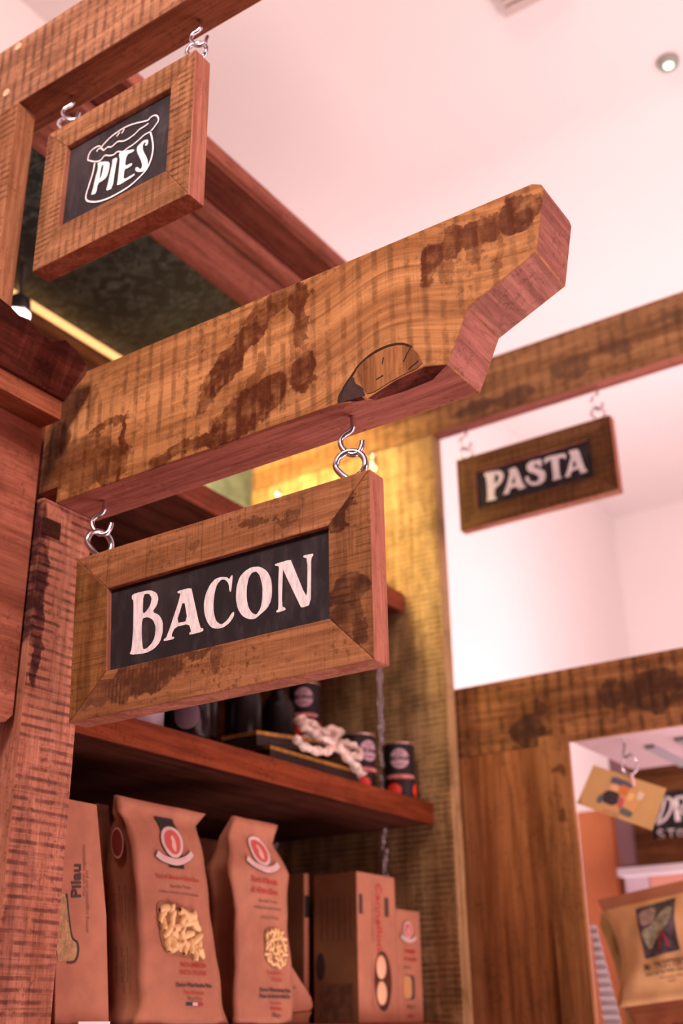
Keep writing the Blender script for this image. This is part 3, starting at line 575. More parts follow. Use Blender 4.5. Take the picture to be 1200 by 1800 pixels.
finish('timber', bm, [m_pp, m_cut], pab, .002)
wq = [wood('pasta_rail_%d' % i, (.26, .12, .048), (.18, .075, .028), grain=(0, 2, 0, 2)[i], saw_n=1, freq=60, saw=.3, patch=.35, seed=1.1 + i * 2.3, scratch=.4) for i in range(4)]
pasta = sign('hanging_sign', -1.093, -.715, 1.0265, 1.2063, -1.0475, -.767, 1.0720, 1.1633, 2.135, 2.160, .008, wq,
             'PASTA sign, small blackboard in a dark oak frame against the white wall', ((-1.072, .5), (-.745, .5)), s=.92)
decal('lettering', [fill2d([p for p in PASTA])], sm(2.1420), m_chalk, pasta, 'white capitals reading PASTA')
screw_hook(pab, -1.069, 2.1475, 1.2915, .6, .92); screw_hook(pab, -.742, 2.1475, 1.2915, .6, .92)

# ---------------------------------------------------------------- hanging chains at the end panel
def chain(x, y, z0, z1, label):
    root_bm = bmesh.new(); n = int((z1 - z0) / .0265); c = V(x, y, z0)
    for i in range(n):
        zc = z0 + .015 + i * .0265; pts = []
        for t in range(12):
            a = t * math.pi / 6; u = .0052 * math.cos(a); v = .0085 * math.sin(a) + (.0063 if math.sin(a) > .01 else (-.0063 if math.sin(a) < -.01 else 0))
            pts.append((x + u, y, zc + v) if i % 2 == 0 else (x, y + u, zc + v))
        tube_bm(root_bm, pts, .0017, 6, True)
    bmesh.ops.translate(root_bm, verts=root_bm.verts, vec=-c)
    me = bpy.data.meshes.new('hanging_chain'); root_bm.to_mesh(me); root_bm.free()
    for p in me.polygons: p.use_smooth = True
    return tag(link('hanging_chain', me, m_zinc, None, c), label, 'chain', 'shelf chains')
chain(-1.305, 2.113, .012, 1.285, 'steel link chain running down beside the front of the shelves, right of the BACON sign')
chain(-1.593, 2.113, .012, 1.275, 'steel link chain by the back wall, its top showing above the BACON sign')

# ---------------------------------------------------------------- goods
kraft = plain('kraft_paper', (.42, .160, .090), .75, var=.10, scale=30, bump=.25)
kraft2 = plain('shaded_kraft_paper', (.30, .11, .05), .8, var=.15, scale=30, bump=.3)  # kraft for things in shade, the shade put into a darker colour
kraft3 = plain('ochre_kraft_paper', (.62, .33, .14), .8, var=.12, scale=18, bump=.3)
ink_red = plain('red_ink', (.42, .03, .02), .7); ink_dk = plain('dark_ink', (.055, .03, .03), .7); ink_br = plain('brown_ink', (.20, .07, .04), .7)
ink_black = plain('black_label', (.012, .010, .012), .6); white_p = plain('white_print', (.66, .47, .45), .7); pink_p = plain('pale_print', (.74, .42, .38), .7)
pasta_m = plain('dry_pasta', (.84, .56, .25), .45, var=.12, scale=60)
film = plain('clear_film', (1, 1, 1), .08)
film.node_tree.nodes['Principled BSDF'].inputs['Transmission Weight'].default_value = 1.0
film.node_tree.nodes['Principled BSDF'].inputs['IOR'].default_value = 1.12
z_sh = .0118
def lerp(tab, z):
    for (a, p), (b, q) in zip(tab, tab[1:]):
        if z <= b: t = max(0, (z - a) / (b - a)); t = t * t * (3 - 2 * t) if False else t; return p + (q - p) * t
    return tab[-1][1]
def paper_bag(name, label, left, right, xf, depth, mat, ztop, seed=0, group=None, crumple=.0022, base=z_sh, z_off=0):
    """gusseted paper bag whose wide face looks towards +X. left/right/xf/depth: tables (height, value)"""
    rnd = random.Random(seed)
    y_m = (lerp(left, base) + lerp(right, base)) / 2
    root = empty(name, lerp(xf, base) - lerp(depth, base) / 2, y_m, base, label, 'pasta bag', group)
    bm = bmesh.new(); rings = []; nz = 30; nu = 12; nd = 5
    ph = [rnd.uniform(0, 6) for _ in range(6)]
    def crum(u, z): return crumple * (math.sin(u * 9 + z * 40 + ph[0]) * .5 + math.sin(z * 95 + u * 4 + ph[1]) * .35 + math.sin(u * 17 - z * 60 + ph[2]) * .3)
    def surf(y, z):
        l, r = lerp(left, z), lerp(right, z); u = (y - l) / (r - l)
        bulge = .006 * math.sin(math.pi * min(1, max(0, u))) * min(1, (ztop - z) / .05)
        return lerp(xf, z) + bulge + crum(u, z)
    for k in range(nz + 1):
        z = base + (ztop - base) * k / nz; l, r, d = lerp(left, z), lerp(right, z), lerp(depth, z); ring = []
        for i in range(nu + 1): y = l + (r - l) * i / nu; ring.append((surf(y, z), y, z))
        for j in range(1, nd): t = j / nd; ring.append((surf(r, z) - d * t, r - .012 * math.sin(math.pi * t) * min(1, d / .03), z))
        for i in range(nu + 1): y = r - (r - l) * i / nu; ring.append((surf(y, z) - d + crum(i / nu + 3, z) * .3, y, z))
        for j in range(1, nd): t = j / nd; ring.append((surf(l, z) - d * (1 - t), l + .012 * math.sin(math.pi * t) * min(1, d / .03), z))
        rings.append([bm.verts.new(rel(root, p)) for p in ring])
    m = len(rings[0])
    for k in range(nz):
        for i in range(m): bm.faces.new((rings[k][i], rings[k][(i + 1) % m], rings[k + 1][(i + 1) % m], rings[k + 1][i]))
    bm.faces.new(rings[0][::-1]); bm.faces.new(rings[-1])
    b = finish('paper_body', bm, mat, root, smoothf=True)
    return root, surf
def emblem(parent, mp, cy, cz, s=1.0, ang=0, name='emblem'):
    """oval badge with a pale rim, red field, small pale figure and a ribbon under it"""
    T = lambda pts: [(cy + (x * 1.32 * math.cos(ang) - z * math.sin(ang)) * s, cz + (x * 1.32 * math.sin(ang) + z * math.cos(ang)) * s) for x, z in pts]
    o = lambda d: (lambda u, v: (mp(u, v)[0] + d + .0012, *mp(u, v)[1:]))
    decal(name, [fill2d([T(ellipse(0, .004, .0218, .0268))])], o(.0006), ink_br, parent, cut=.006)
    decal(name, [fill2d([T(ellipse(0, .004, .0208, .0258))])], o(.0010), white_p, parent, cut=.006)
    decal(name, [fill2d([T(ellipse(0, .004, .0155, .0200))])], o(.0014), plain('badge_red', (.55, .09, .07), .6), parent, cut=.006)
    decal(name, [fill2d([T([(-.003, -.009), (.002, -.012), (.005, -.003), (.004, .008), (.001, .016), (-.004, .012), (-.002, .004), (-.005, -.002)])])], o(.0018), pink_p, parent, cut=.006)
    rib = [(-.034, -.014), (-.022, -.023), (0, -.028), (.022, -.023), (.034, -.014)]
    decal(name, [stroke_poly(T(rib), .0125 * s)], o(.0020), ink_dk, parent, cut=.006)
    decal(name, [stroke_poly(T(rib), .0106 * s)], o(.0024), white_p, parent, cut=.006)
    decal(name, [stroke_poly(T([(-.022, -.0215), (0, -.0275), (.022, -.0215)]), .0035 * s)], o(.0028), pink_p, parent, cut=.006)
def texts(parent, mp, items, off=.0018):
    for (s, size, y, z, m, bold, sx, ang) in items:
        decal('printed_text', [text2d(s, size, y, z, bold, ang, sx=sx)], lambda u, v: (mp(u, v)[0] + off, *mp(u, v)[1:]), m, parent)
def pasta_shell(bm, c, s, rnd, root):
    """one little dry pasta shell: a curled, tapering scoop"""
    R_ = Matrix.Rotation(rnd.uniform(0, 6.3), 4, 'X') @ Matrix.Rotation(rnd.uniform(-.7, .7), 4, 'Z') @ Matrix.Rotation(rnd.uniform(-.6, .6), 4, 'Y')
    g = []
    for i in range(7):
        t = i / 6; w_ = s * (.25 + .75 * math.sin(math.pi * (.12 + .76 * t))); row = []
        for j in range(8):
            a = math.radians(-150 + 300 * j / 7)
            p = Vector((math.cos(a) * w_ * .45 + s * .12 * math.cos(t * 6), math.sin(a) * w_ * .5, (t - .5) * s * 1.7))
            row.append(bm.verts.new(rel(root, c) + (R_ @ p)))
        g.append(row)
    for i in range(6):
        for j in range(7):
            f = bm.faces.new((g[i][j], g[i][j + 1], g[i + 1][j + 1], g[i + 1][j])); f.smooth = True
def window_pasta(parent, surf, poly, n, s, seed, fill_top=1.0):
    """transparent window full of pasta pieces"""
    rnd = random.Random(seed); ys = [p[0] for p in poly]; zs = [p[1] for p in poly]
    mp = lambda u, v: (surf(u, v), u, v)
    decal('window', [fill2d([poly])], lambda u, v: (surf(u, v) + .0012, u, v), plain('window_shade', (.30, .13, .06), .4), parent, 'clear window showing the pasta', cut=.008)
    def inside(y, z):
        c = False; k = len(poly)
        for i in range(k):
            a, b = poly[i], poly[i - 1]
            if (a[1] > z) != (b[1] > z) and y < (b[0] - a[0]) * (z - a[1]) / (b[1] - a[1]) + a[0]: c = not c
        return c
    bm = bmesh.new(); k = 0; pts = []; tries = 0
    while k < n and tries < 4000:
        tries += 1
        y = rnd.uniform(min(ys), max(ys)); z = rnd.uniform(min(zs), min(zs) + (max(zs) - min(zs)) * fill_top)
        ok = all(inside(y + a, z + b) for a, b in ((s * .6, 0), (-s * .6, 0), (0, s * .6), (0, -s * .6)))
        if not ok or any((y - p) ** 2 + (z - q) ** 2 < (s * .75) ** 2 for p, q in pts): continue
        pts.append((y, z)); pasta_shell(bm, (surf(y, z) + .001, y, z), s, rnd, parent); k += 1
    sol = finish('pasta_pieces', bm, pasta_m, parent); sol['kind'] = 'stuff'
    md = sol.modifiers.new('thick', 'SOLIDIFY'); md.thickness = .0012

# front bag: open gusset top with a black strip and badge
b1, s1 = paper_bag('pasta_bag', 'wide brown paper bag with black strip badge and window full of pasta shells',
    [(.011, 1.268), (.035, 1.284), (.10, 1.277), (.20, 1.262), (.285, 1.247), (.297, 1.236), (.318, 1.222)],
    [(.011, 1.476), (.035, 1.462), (.10, 1.444), (.20, 1.424), (.285, 1.407), (.297, 1.412), (.318, 1.428)],
    [(.011, -1.196), (.10, -1.198), (.25, -1.205), (.285, -1.214), (.297, -1.222), (.318, -1.214)],
    [(.011, .070), (.06, .064), (.22, .055), (.27, .040), (.292, .012), (.318, .004)], kraft, .318, 3)
m1 = lambda u, v: (s1(u, v), u, v)
lean = -.095
decal('black_strip', [fill2d([[(1.313, .300), (1.351, .300), (1.356, .27), (1.362, .2255), (1.325, .2245), (1.320, .26)]], False)], lambda u, v: (s1(u, v) + .0014, u, v), ink_black, b1, 'matt black label strip', cut=.01)
emblem(b1, m1, 1.338, .259, .92, .10)
texts(b1, m1, [('Torti di Semola di Grano Duro', .0085, 1.350, .2110, ink_red, .0002, .92, .02), ('Specialita Tirolese', .0065, 1.354, .1990, ink_dk, 0, 1.0, .02), ('trafilata al bronzo e essiccata lentamente', .0058, 1.354, .1900, ink_dk, 0, .95, .0),
               ('PASTA CASERECCIA', .0085, 1.385, .0905, ink_red, .0003, .8, 0), ('PASTA ITALIANA', .0095, 1.385, .0800, ink_red, .0001, .9, 0), ('Durum Wheat Semolina Pasta', .0075, 1.388, .0635, ink_dk, .0003, .9, 0),
               ('Pates de semoule', .0070, 1.388, .0535, ink_red, .0001, 1.0, 0), ('500 g e 17.6 oz', .0062, 1.388, .0455, ink_dk, 0, 1.0, 0)])
for (y, m_) in ((1.374, plain('flag_navy', (.02, .03, .06), .6)), (1.388, white_p), (1.402, plain('flag_red', (.45, .03, .03), .6))):
    decal('flag_bar', [fill2d([[(y - .0065, .0360), (y + .0065, .0360), (y + .0065, .0405), (y - .0065, .0405)]], False)], lambda u, v: (s1(u, v) + .0012, u, v), m_, b1)
window_pasta(b1, s1, [(1.302, .168), (1.310, .177), (1.335, .178), (1.365, .171), (1.385, .170), (1.396, .158), (1.402, .135), (1.412, .097), (1.395, .099), (1.360, .101), (1.330, .106), (1.316, .112), (1.312, .130), (1.308, .150)], 30, .0135, 5, .86)

# second bag: narrow, kinked, standing at the front
b2, s2 = paper_bag('pasta_bag', 'narrow kinked brown paper bag with a red oval badge and small pasta window',
    [(.011, 1.486), (.10, 1.492), (.176, 1.489), (.210, 1.472), (.236, 1.456), (.262, 1.473), (.29, 1.477), (.322, 1.489)],
    [(.011, 1.642), (.10, 1.640), (.16, 1.632), (.21, 1.622), (.26, 1.612), (.295, 1.600), (.322, 1.612)],
    [(.011, -1.197), (.16, -1.203), (.24, -1.190), (.29, -1.212), (.322, -1.208)],
    [(.011, .062), (.15, .055), (.24, .045), (.29, .016), (.322, .004)], kraft, .3225, 8)
m2 = lambda u, v: (s2(u, v), u, v)
emblem(b2, m2, 1.545, .268, .95, -.02)
texts(b2, m2, [('Torti di Semola', .0125, 1.548, .2235, ink_red, .0003, .95, 0), ('di Grano Duro', .0125, 1.552, .2080, ink_red, .0003, .95, 0), ('Specialita Tirolese', .0070, 1.562, .1930, ink_dk, 0, 1.0, 0), ('trafilata al bronzo e essiccata', .0068, 1.565, .1830, ink_dk, 0, .9, 0),
               ('Antica Ricetta', .0085, 1.575, .1690, ink_br, 0, 1.0, 0), ('Orecchiette', .0090, 1.587, .0860, ink_red, 0, 1, 0), ('PUGLIESI', .0085, 1.592, .0755, ink_red, 0, 1, 0), ('Durum Wheat Semolina Pasta', .0078, 1.588, .0600, ink_dk, .0003, .92, 0),
               ('Pates de Semoule de Ble Dur', .0078, 1.588, .0510, ink_dk, .0003, .92, 0), ('Pasta italiana', .0070, 1.588, .0410, ink_red, 0, 1, 0), ('Hartweizen', .0075, 1.588, .0330, ink_red, .0002, 1, 0), ('500 g e', .0085, 1.588, .0235, ink_dk, .0001, 1, 0)])
window_pasta(b2, s2, [(1.560, .150), (1.580, .156), (1.605, .154), (1.618, .148), (1.621, .12), (1.622, .098), (1.600, .091), (1.578, .096), (1.562, .104), (1.559, .130)], 46, .0068, 9)

# bags seen from the side on the left
def side_text(parent, xa, xb, y, z0, z1, n, mat, seed):
    """rows of small print on a side panel that looks towards -Y, running up the panel"""
    rnd = random.Random(seed); ms = []
    for i in range(n):
        x = xa + (xb - xa) * (i + .5) / n; ln = rnd.uniform(.6, 1.0) * (z1 - z0)
        s = ''.join(rnd.choice('aeioumntrlsdcp   ') for _ in range(int(ln / .0026)))
        ms.append(text2d(s, .0062, x, z0 + ln / 2, 0, math.pi / 2))
    decal('printed_text', ms, lambda u, v: (u, y, v), mat, parent)
b3, s3 = paper_bag('pasta_bag', 'shaded brown paper bag seen edge-on, left of the wide bag with the black strip',
    [(.011, 1.272), (.10, 1.264), (.28, 1.246), (.318, 1.242)], [(.011, 1.30), (.10, 1.295), (.28, 1.275), (.318, 1.27)],
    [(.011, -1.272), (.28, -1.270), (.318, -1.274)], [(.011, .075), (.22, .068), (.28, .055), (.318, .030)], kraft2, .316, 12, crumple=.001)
for (bag, fy, cx, cz) in ((b1, lambda v: lerp([(.011, 1.2825), (.035, 1.2905), (.10, 1.2845), (.20, 1.2695), (.285, 1.255)], v) - .0035, -1.232, .255), (b3, lambda v: lerp([(.011, 1.278), (.10, 1.270), (.28, 1.252)], v) - .003, -1.290, .250)):
    for r_, m_, d in ((1.0, pink_p, 0), (.86, plain('badge_side_red', (.30, .04, .03), .7), .0004)):
        decal('emblem', [fill2d([ellipse(cx, cz, .0125 * r_, .022 * r_)])], lambda u, v, d=d: (u, fy(v) - d - .0052, v), m_, bag)
    rnd = random.Random(4); ms = []
    for i in range(3):
        for z0 in (.06, .14):
            s = ''.join(rnd.choice('aeioumntrlsdcp   ') for _ in range(22)); ms.append(text2d(s, .0055, cx - .012 + i * .011, z0 + .03, 0, math.pi / 2))
    decal('printed_text', ms, lambda u, v: (u, fy(v) - .0052, v), ink_dk, bag)

# leftmost box with a shaped cut-out window
xb = -1.200
pilaf = empty('pasta_box', -1.23, 1.165, z_sh, 'brown card box with a cut-out window, leftmost on the shelf, half hidden by the post', 'pasta box')
prism('carton', [(1.128, z_sh), (1.226, z_sh), (1.2075, .15), (1.174, .296), (1.10, .296), (1.115, .14)], 0, -1.275, xb, kraft, pilaf, .002)
mb = lambda u, v: (xb + .0008, u, v)
decal('window', [fill2d([[(1.116, .170), (1.128, .172), (1.136, .140), (1.144, .118), (1.154, .112), (1.157, .100), (1.152, .090), (1.140, .088), (1.120, .088)]])], mb, plain('window_rice', (.42, .24, .10), .5, var=.3, scale=150), pilaf)
decal('window_edge', [stroke_poly([(1.130, .172), (1.138, .140), (1.146, .118), (1.156, .112), (1.159, .100), (1.154, .0885), (1.140, .0865)], .003)], mb, ink_dk, pilaf)
texts(pilaf, mb, [('Pilau', .024, 1.146, .190, ink_dk, .0006, 1.0, math.pi / 2 + .11), ('rice with vegetables', .0085, 1.158, .205, ink_br, 0, 1.0, math.pi / 2 + .11), ('serving suggestion one pot', .0075, 1.168, .165, ink_br, 0, 1.0, math.pi / 2 + .11)], .0003)

# bags further back and a lying bag
paper_bag('pasta_bag', 'creased shaded paper bag standing behind, between the two front bags', [(.011, 1.50), (.2, 1.485), (.29, 1.470)], [(.011, 1.63), (.2, 1.60), (.29, 1.575)], [(.011, -1.285), (.29, -1.30)], [(.011, .06), (.22, .05), (.29, .005)], kraft2, .300, 21)
b6 = empty('pasta_bag', -1.25, 1.68, z_sh, 'brown paper bag slumped over behind the narrow bag, its corner poking out on the right', 'pasta bag')
prism('paper_body', [(1.630, z_sh + .012), (1.748, z_sh + .020), (1.755, .040), (1.748, .054), (1.672, .118), (1.630, .145)], 0, -1.272, -1.237, kraft, b6, .003)
texts(b6, lambda u, v: (-1.237, u, v), [('Semola di', .010, 1.685, .068, ink_dk, 0, .8, 0), ('Grano', .010, 1.682, .056, ink_dk, 0, 1, 0), ('Duro', .010, 1.682, .044, ink_red, 0, 1, 0)], .0006)
prism('folded_flap', [(1.630, z_sh), (1.732, z_sh), (1.746, z_sh + .019), (1.630, z_sh + .0115)], 0, -1.275, -1.234, kraft2, b6, .001)

# cartons
def carton(label, x0, x1, y0, y1, z1, mat, side_mat=None):
    r = empty('pasta_box', (x0 + x1) / 2, (y0 + y1) / 2, z_sh, label, 'pasta box')
    bm = bmesh.new(); fs = add_prism(bm, [(x0, y0), (x1, y0), (x1, y1), (x0, y1)], 2, z_sh, z1, r)
    fs[2].material_index = 1 if side_mat else 0
    finish('carton', bm, [mat, side_mat or mat], r, .0012)
    return r
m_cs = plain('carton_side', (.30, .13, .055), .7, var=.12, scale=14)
c1 = carton('tall brown carton with red vertical lettering and rounded window, right of the bags', -1.318, -1.220, 1.872, 2.008, .272, kraft, m_cs)
fm = lambda u, v: (-1.2195, u, v)
texts(c1, fm, [('Cannelloni', .030, 1.946, .192, ink_red, .0004, 1.0, -math.pi / 2), ('all uovo specialita di pasta', .0085, 1.925, .195, ink_br, 0, 1.0, -math.pi / 2), ('pasta secca', .008, 1.934, .20, ink_br, 0, 1.0, -math.pi / 2)], .0002)
for (ya, yb_) in ((1.878, 1.890), (1.968, 1.982)):
    decal('handle_slot', [fill2d([[(ya, .197), (yb_, .197), (yb_, .232), (ya, .232)]], False)], lambda u, v: (-1.2192, u, v), ink_dk, c1)
decal('window', [fill2d([ellipse(1.955, .083, .030, .052)])], lambda u, v: (-1.2190, u, v), plain('window_dark', (.09, .03, .02), .3), c1, 'rounded window')
for cz_ in (.107, .062):
    bm = bmesh.new(); bmesh.ops.create_uvsphere(bm, u_segments=20, v_segments=12, radius=1, matrix=Matrix.Translation(rel(c1, (-1.2185, 1.948, cz_))) @ Matrix.Diagonal((.004, .017, .021, 1)))
    finish('pasta_tube', bm, plain('egg_pasta', (.80, .45, .27), .5), c1, smoothf=True)
decal('printed_text', [text2d('ricetta tradizionale emiliana', .0070, 1.918, .075, 0, -math.pi / 2)], lambda u, v: (-1.2188, u, v), ink_br, c1)
sidef = lambda u, v: (u, 1.8715, v)
decal('side_label', [fill2d([[(-1.305, .012 + .002), (-1.232, .012 + .002), (-1.232, .078), (-1.305, .078)]], False)], sidef, plain('side_label_print', (.20, .085, .045), .7, var=.3, scale=80), c1)
decal('side_window', [fill2d([ellipse(-1.303, .108, .010, .024)])], sidef, ink_dk, c1)
decal('printed_text', [text2d('ingredienti semola di grano duro', .0060, -1.300 + .013 * i, .19, 0, math.pi / 2) for i in range(6)], sidef, ink_dk, c1)
c2 = carton('dark narrow carton with a thin pale edge, just left of the tall carton', -1.40, -1.326, 1.852, 1.867, .275, kraft, m_cs)
decal('handle_slot', [fill2d([[(1.853, .195), (1.866, .195), (1.866, .235), (1.853, .235)]], False)], lambda u, v: (-1.3255, u, v), ink_black, c2)
c3 = carton('shorter brown carton at the far right of the shelf, against the end panel', -1.30, -1.222, 2.012, 2.104, .215, kraft, m_cs)
f3 = lambda u, v: (-1.2214, u, v)
emblem(c3, lambda u, v: (-1.2216, u, v), 2.052, .175, .62)
texts(c3, f3, [('Lasagne', .013, 2.060, .140, ink_red, .0003, 1, 0), ('di Semola', .012, 2.060, .125, ink_red, .0002, 1, 0), ('all uovo', .008, 2.048, .110, ink_dk, 0, 1, 0), ('250 g e', .010, 2.055, .040, ink_dk, 0, 1, 0), ('pasta', .012, 2.055, .025, ink_red, 0, 1, 0)], .0002)
decal('window', [fill2d([[(2.035, .052), (2.070, .052), (2.074, .060), (2.074, .090), (2.070, .096), (2.035, .096)]])], f3, ink_dk, c3)
decal('window_pasta', [fill2d([[(2.031, .054), (2.062, .054), (2.062, .094), (2.031, .094)]])], lambda u, v: (-1.2210, u, v), plain('lasagne_sheet', (.55, .27, .10), .5), c3)
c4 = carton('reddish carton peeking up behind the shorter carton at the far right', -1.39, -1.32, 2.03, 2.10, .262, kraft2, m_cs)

# price ticket on the shelf edge
tk = tag(box('price_ticket', -1.1895, -1.1880, 1.158, 1.215, -.016, .0155, plain('ticket_card', (.85, .75, .78), .6)), 'white price ticket clipped to the bottom shelf edge, left of the bags', 'price ticket')

# ---------------------------------------------------------------- tins and treats on the middle shelf
z_ms = .4302
m_tin = plain('tin_wrap', (.014, .009, .011), .5, var=.2, scale=30, spec=.25); m_rim = plain('tin_rim', (.62, .38, .32), .35, .7)
def tin(label, cx, cy, z0, h, r, view=-57, group=None, deco=True, rim=True):
    o = empty('food_tin', cx, cy, z0, label, 'tin', group)
    lathe('tin_body', [(r * .96, z0), (r, z0 + .003), (r, z0 + h - .004), (r * .97, z0 + h - .002)], cx, cy, m_tin, o)
    if rim: lathe('tin_lid', [(r * .97, z0 + h - .0025), (r * 1.015, z0 + h - .0015), (r * 1.015, z0 + h), (r * .93, z0 + h), (r * .92, z0 + h - .002)], cx, cy, m_rim, o)
    if deco:
        a0 = math.radians(view)
        mpf = lambda d: (lambda u, v: (cx + (r + d) * math.cos(a0 + u / r), cy + (r + d) * math.sin(a0 + u / r), z0 + v))
        decal('badge', [fill2d([ellipse(0, h * .70, r * .62, r * .62)])], mpf(.0005), plain('badge_mauve', (.50, .30, .36), .6), o, 'pale round badge', cut=.006)
        decal('badge_lines', [text2d('BIONA', r * .42, 0, h * .70, .0004), text2d('organic', r * .26, 0, h * .70 - r * .35), text2d('PURE', r * .24, 0, h * .70 + r * .36)], mpf(.0012), m_tin, o)
        decal('red_band', [fill2d([[(-r * .8, h * .34), (r * .8, h * .34), (r * .8, h * .42), (-r * .8, h * .42)]], False)], mpf(.0006), plain('tin_red', (.38, .02, .03), .5), o, cut=.01)
        decal('printed_text', [text2d('CHOPPED TOMATOES', r * .20, 0, h * .38, .0002)], mpf(.0012), pink_p, o)
        tm = plain('tomato_print', (.75, .035, .02), .4, var=.2, scale=90)
        for e_ in (ellipse(-r * .45, h * .14, r * .52, r * .42), ellipse(r * 1.35, h * .15, r * .45, r * .45)): decal('tomato_picture', [fill2d([e_])], mpf(.0006), tm, o, 'bright red tomato print', cut=.006)
    return o
tin('dark tin with badge and tomato print, far right of the middle shelf', -1.232, 2.062, z_ms, .115, .0325)
tin('dark tin with tomato print turned aside, behind the ribboned packet', -1.262, 1.955, z_ms, .118, .0335, view=-20)
tin('dark plain tin standing under the stacked one, mostly hidden behind the ribboned packet', -1.36, 1.90, z_ms, .115, .0325, deco=False)
tin('dark tin with pale badge, stacked high under the right end of the BACON sign', -1.36, 1.90, z_ms + .1155, .115, .0325)
m_bot = plain('dark_glass', (.008, .004, .006), .22, spec=.25)
for i, (x, y, r, h, lb) in enumerate(((-1.30, 1.392, .030, .190, 'tall dark bottle, leftmost under the BACON sign'), (-1.345, 1.55, .036, .21, 'tall dark bottle, second from the left under the BACON sign'),
                                      (-1.345, 1.68, .036, .21, 'tall dark bottle, third from the left under the BACON sign'), (-1.345, 1.79, .034, .21, 'tall dark bottle right behind the ribboned packet'))):
    o = empty('dark_bottle', x, y, z_ms, lb, 'bottle', 'dark bottles on the middle shelf')
    lathe('bottle_body', [(r * .9, z_ms), (r, z_ms + .004), (r, z_ms + h * .72), (r * .8, z_ms + h * .80), (r * .42, z_ms + h * .88), (r * .40, z_ms + h * .97)], x, y, m_bot, o)
    lathe('bottle_cap', [(r * .46, z_ms + h * .965), (r * .46, z_ms + h)], x, y, m_zinc, o)
o = empty('preserve_jar', -1.235, 1.298, z_ms, 'small jar with a pale lilac label, at the left end of the middle shelf', 'jar')
lathe('jar_glass', [(.026, z_ms), (.029, z_ms + .005), (.029, z_ms + .055), (.024, z_ms + .064)], -1.235, 1.298, plain('jar_label', (.30, .22, .28), .5, var=.2), o)
lathe('jar_lid', [(.0265, z_ms + .063), (.0265, z_ms + .078), (.024, z_ms + .080)], -1.235, 1.298, m_bot, o)
o = empty('preserve_jar', -1.225, 1.385, z_ms, 'dark jar with a dull round label, between the lilac-labelled jar and the bottles', 'jar')
lathe('jar_glass', [(.030, z_ms), (.034, z_ms + .005), (.034, z_ms + .060), (.028, z_ms + .070)], -1.228, 1.395, m_bot, o)
lathe('jar_lid', [(.031, z_ms + .069), (.031, z_ms + .082), (.028, z_ms + .084)], -1.228, 1.395, plain('brass_lid', (.55, .28, .08), .35, .8), o)
decal('round_label', [fill2d([ellipse(0, .036, .022, .024)])], lambda u, v: (-1.228 + .0345 * math.cos(-1.0 + u / .0345), 1.395 + .0345 * math.sin(-1.0 + u / .0345), z_ms + v), plain('label_plum', (.10, .055, .08), .6), o, cut=.006)

# ribboned packet: two dark slabs with gilt edges, tied with a cream bow
pk = empty('gift_packet', -1.24, 1.72, z_ms, 'two dark chocolate slabs in gold trim tied with a cream ribbon bow', 'packet')
m_gilt = plain('gilt_foil', (.75, .40, .10), .3, .8, var=.3, scale=60); m_choc = plain('chocolate', (.02, .010, .010), .35, var=.4, scale=90, bump=.6); m_rib = plain('cream_ribbon', (.62, .45, .38), .35, var=.45, scale=70)
def slab(z0, h, ya, yb_, tilt, xo=0.0):
    Mt = Matrix.Translation(V(-1.245 + xo, (ya + yb_) / 2, z0)) @ Matrix.Rotation(tilt, 4, 'X')
    for nm, zz, hh, mt, ex in (('chocolate_slab', 0, h * .62, m_choc, 0), ('gilt_card', h * .62, h * .22, m_gilt, .003)):
        bm = bmesh.new(); bmesh.ops.create_cube(bm, size=1, matrix=Matrix.Translation((0, 0, zz + hh / 2)) @ Matrix.Diagonal((.075 + ex, (yb_ - ya) + ex, hh, 1)))
        bmesh.ops.subdivide_edges(bm, edges=bm.edges, cuts=6, use_grid_fill=True)
        for v in bm.verts: v.co.z += .0012 * math.sin(v.co.y * 160) * math.sin(v.co.x * 130); v.co = Mt @ v.co - pk.location
        finish(nm, bm, mt, pk, smoothf=False)
slab(z_ms + .001, .030, 1.585, 1.870, 0.0); slab(z_ms + .036, .030, 1.560, 1.830, .10, -.01)
def ribbon(pts, wd, nm='ribbon'):
    """flat strip following a path, its width along X"""
    P = catmull(pts, 6); bm = bmesh.new(); rows = []
    for i, p in enumerate(P):
        t = (P[min(i + 1, len(P) - 1)] - P[max(i - 1, 0)]).normalized(); side = t.cross(Vector((.45, -.8, -.35)).normalized())
        side = (side if side.length > .2 else Vector((1, 0, 0))).normalized() * wd / 2 * (1 + .3 * math.sin(i * 1.7))
        rows.append((bm.verts.new(rel(pk, p + side)), bm.verts.new(rel(pk, p - side))))
    for a, b in zip(rows, rows[1:]): bm.faces.new((a[0], a[1], b[1], b[0]))
    o = finish(nm, bm, m_rib, pk, smoothf=True); md = o.modifiers.new('thick', 'SOLIDIFY'); md.thickness = .0015
kz = z_ms + .058; kx_, ky_ = -1.196, 1.775
ribbon([(kx_, ky_, kz), (kx_ - .01, ky_ - .04, kz + .022), (kx_ - .02, ky_ - .085, kz + .036), (kx_ - .012, ky_ - .10, kz + .024), (kx_, ky_ - .06, kz + .006), (kx_, ky_, kz - .002)], .017, 'ribbon_loop')
ribbon([(kx_, ky_, kz), (kx_ - .01, ky_ + .03, kz + .012), (kx_ - .012, ky_ + .075, kz + .014), (kx_, ky_ + .082, kz - .004), (kx_ + .004, ky_ + .045, kz - .012), (kx_, ky_, kz - .004)], .015, 'ribbon_loop')
ribbon([(kx_, ky_, kz), (kx_ + .008, ky_ - .05, kz - .022), (kx_ + .006, ky_ - .11, kz - .024), (kx_ + .004, ky_ - .14, kz - .010)], .015, 'ribbon_tail')
ribbon([(kx_, ky_, kz), (kx_ + .008, ky_ + .035, kz - .024), (kx_ + .008, ky_ + .075, kz - .046)], .017, 'ribbon_tail')
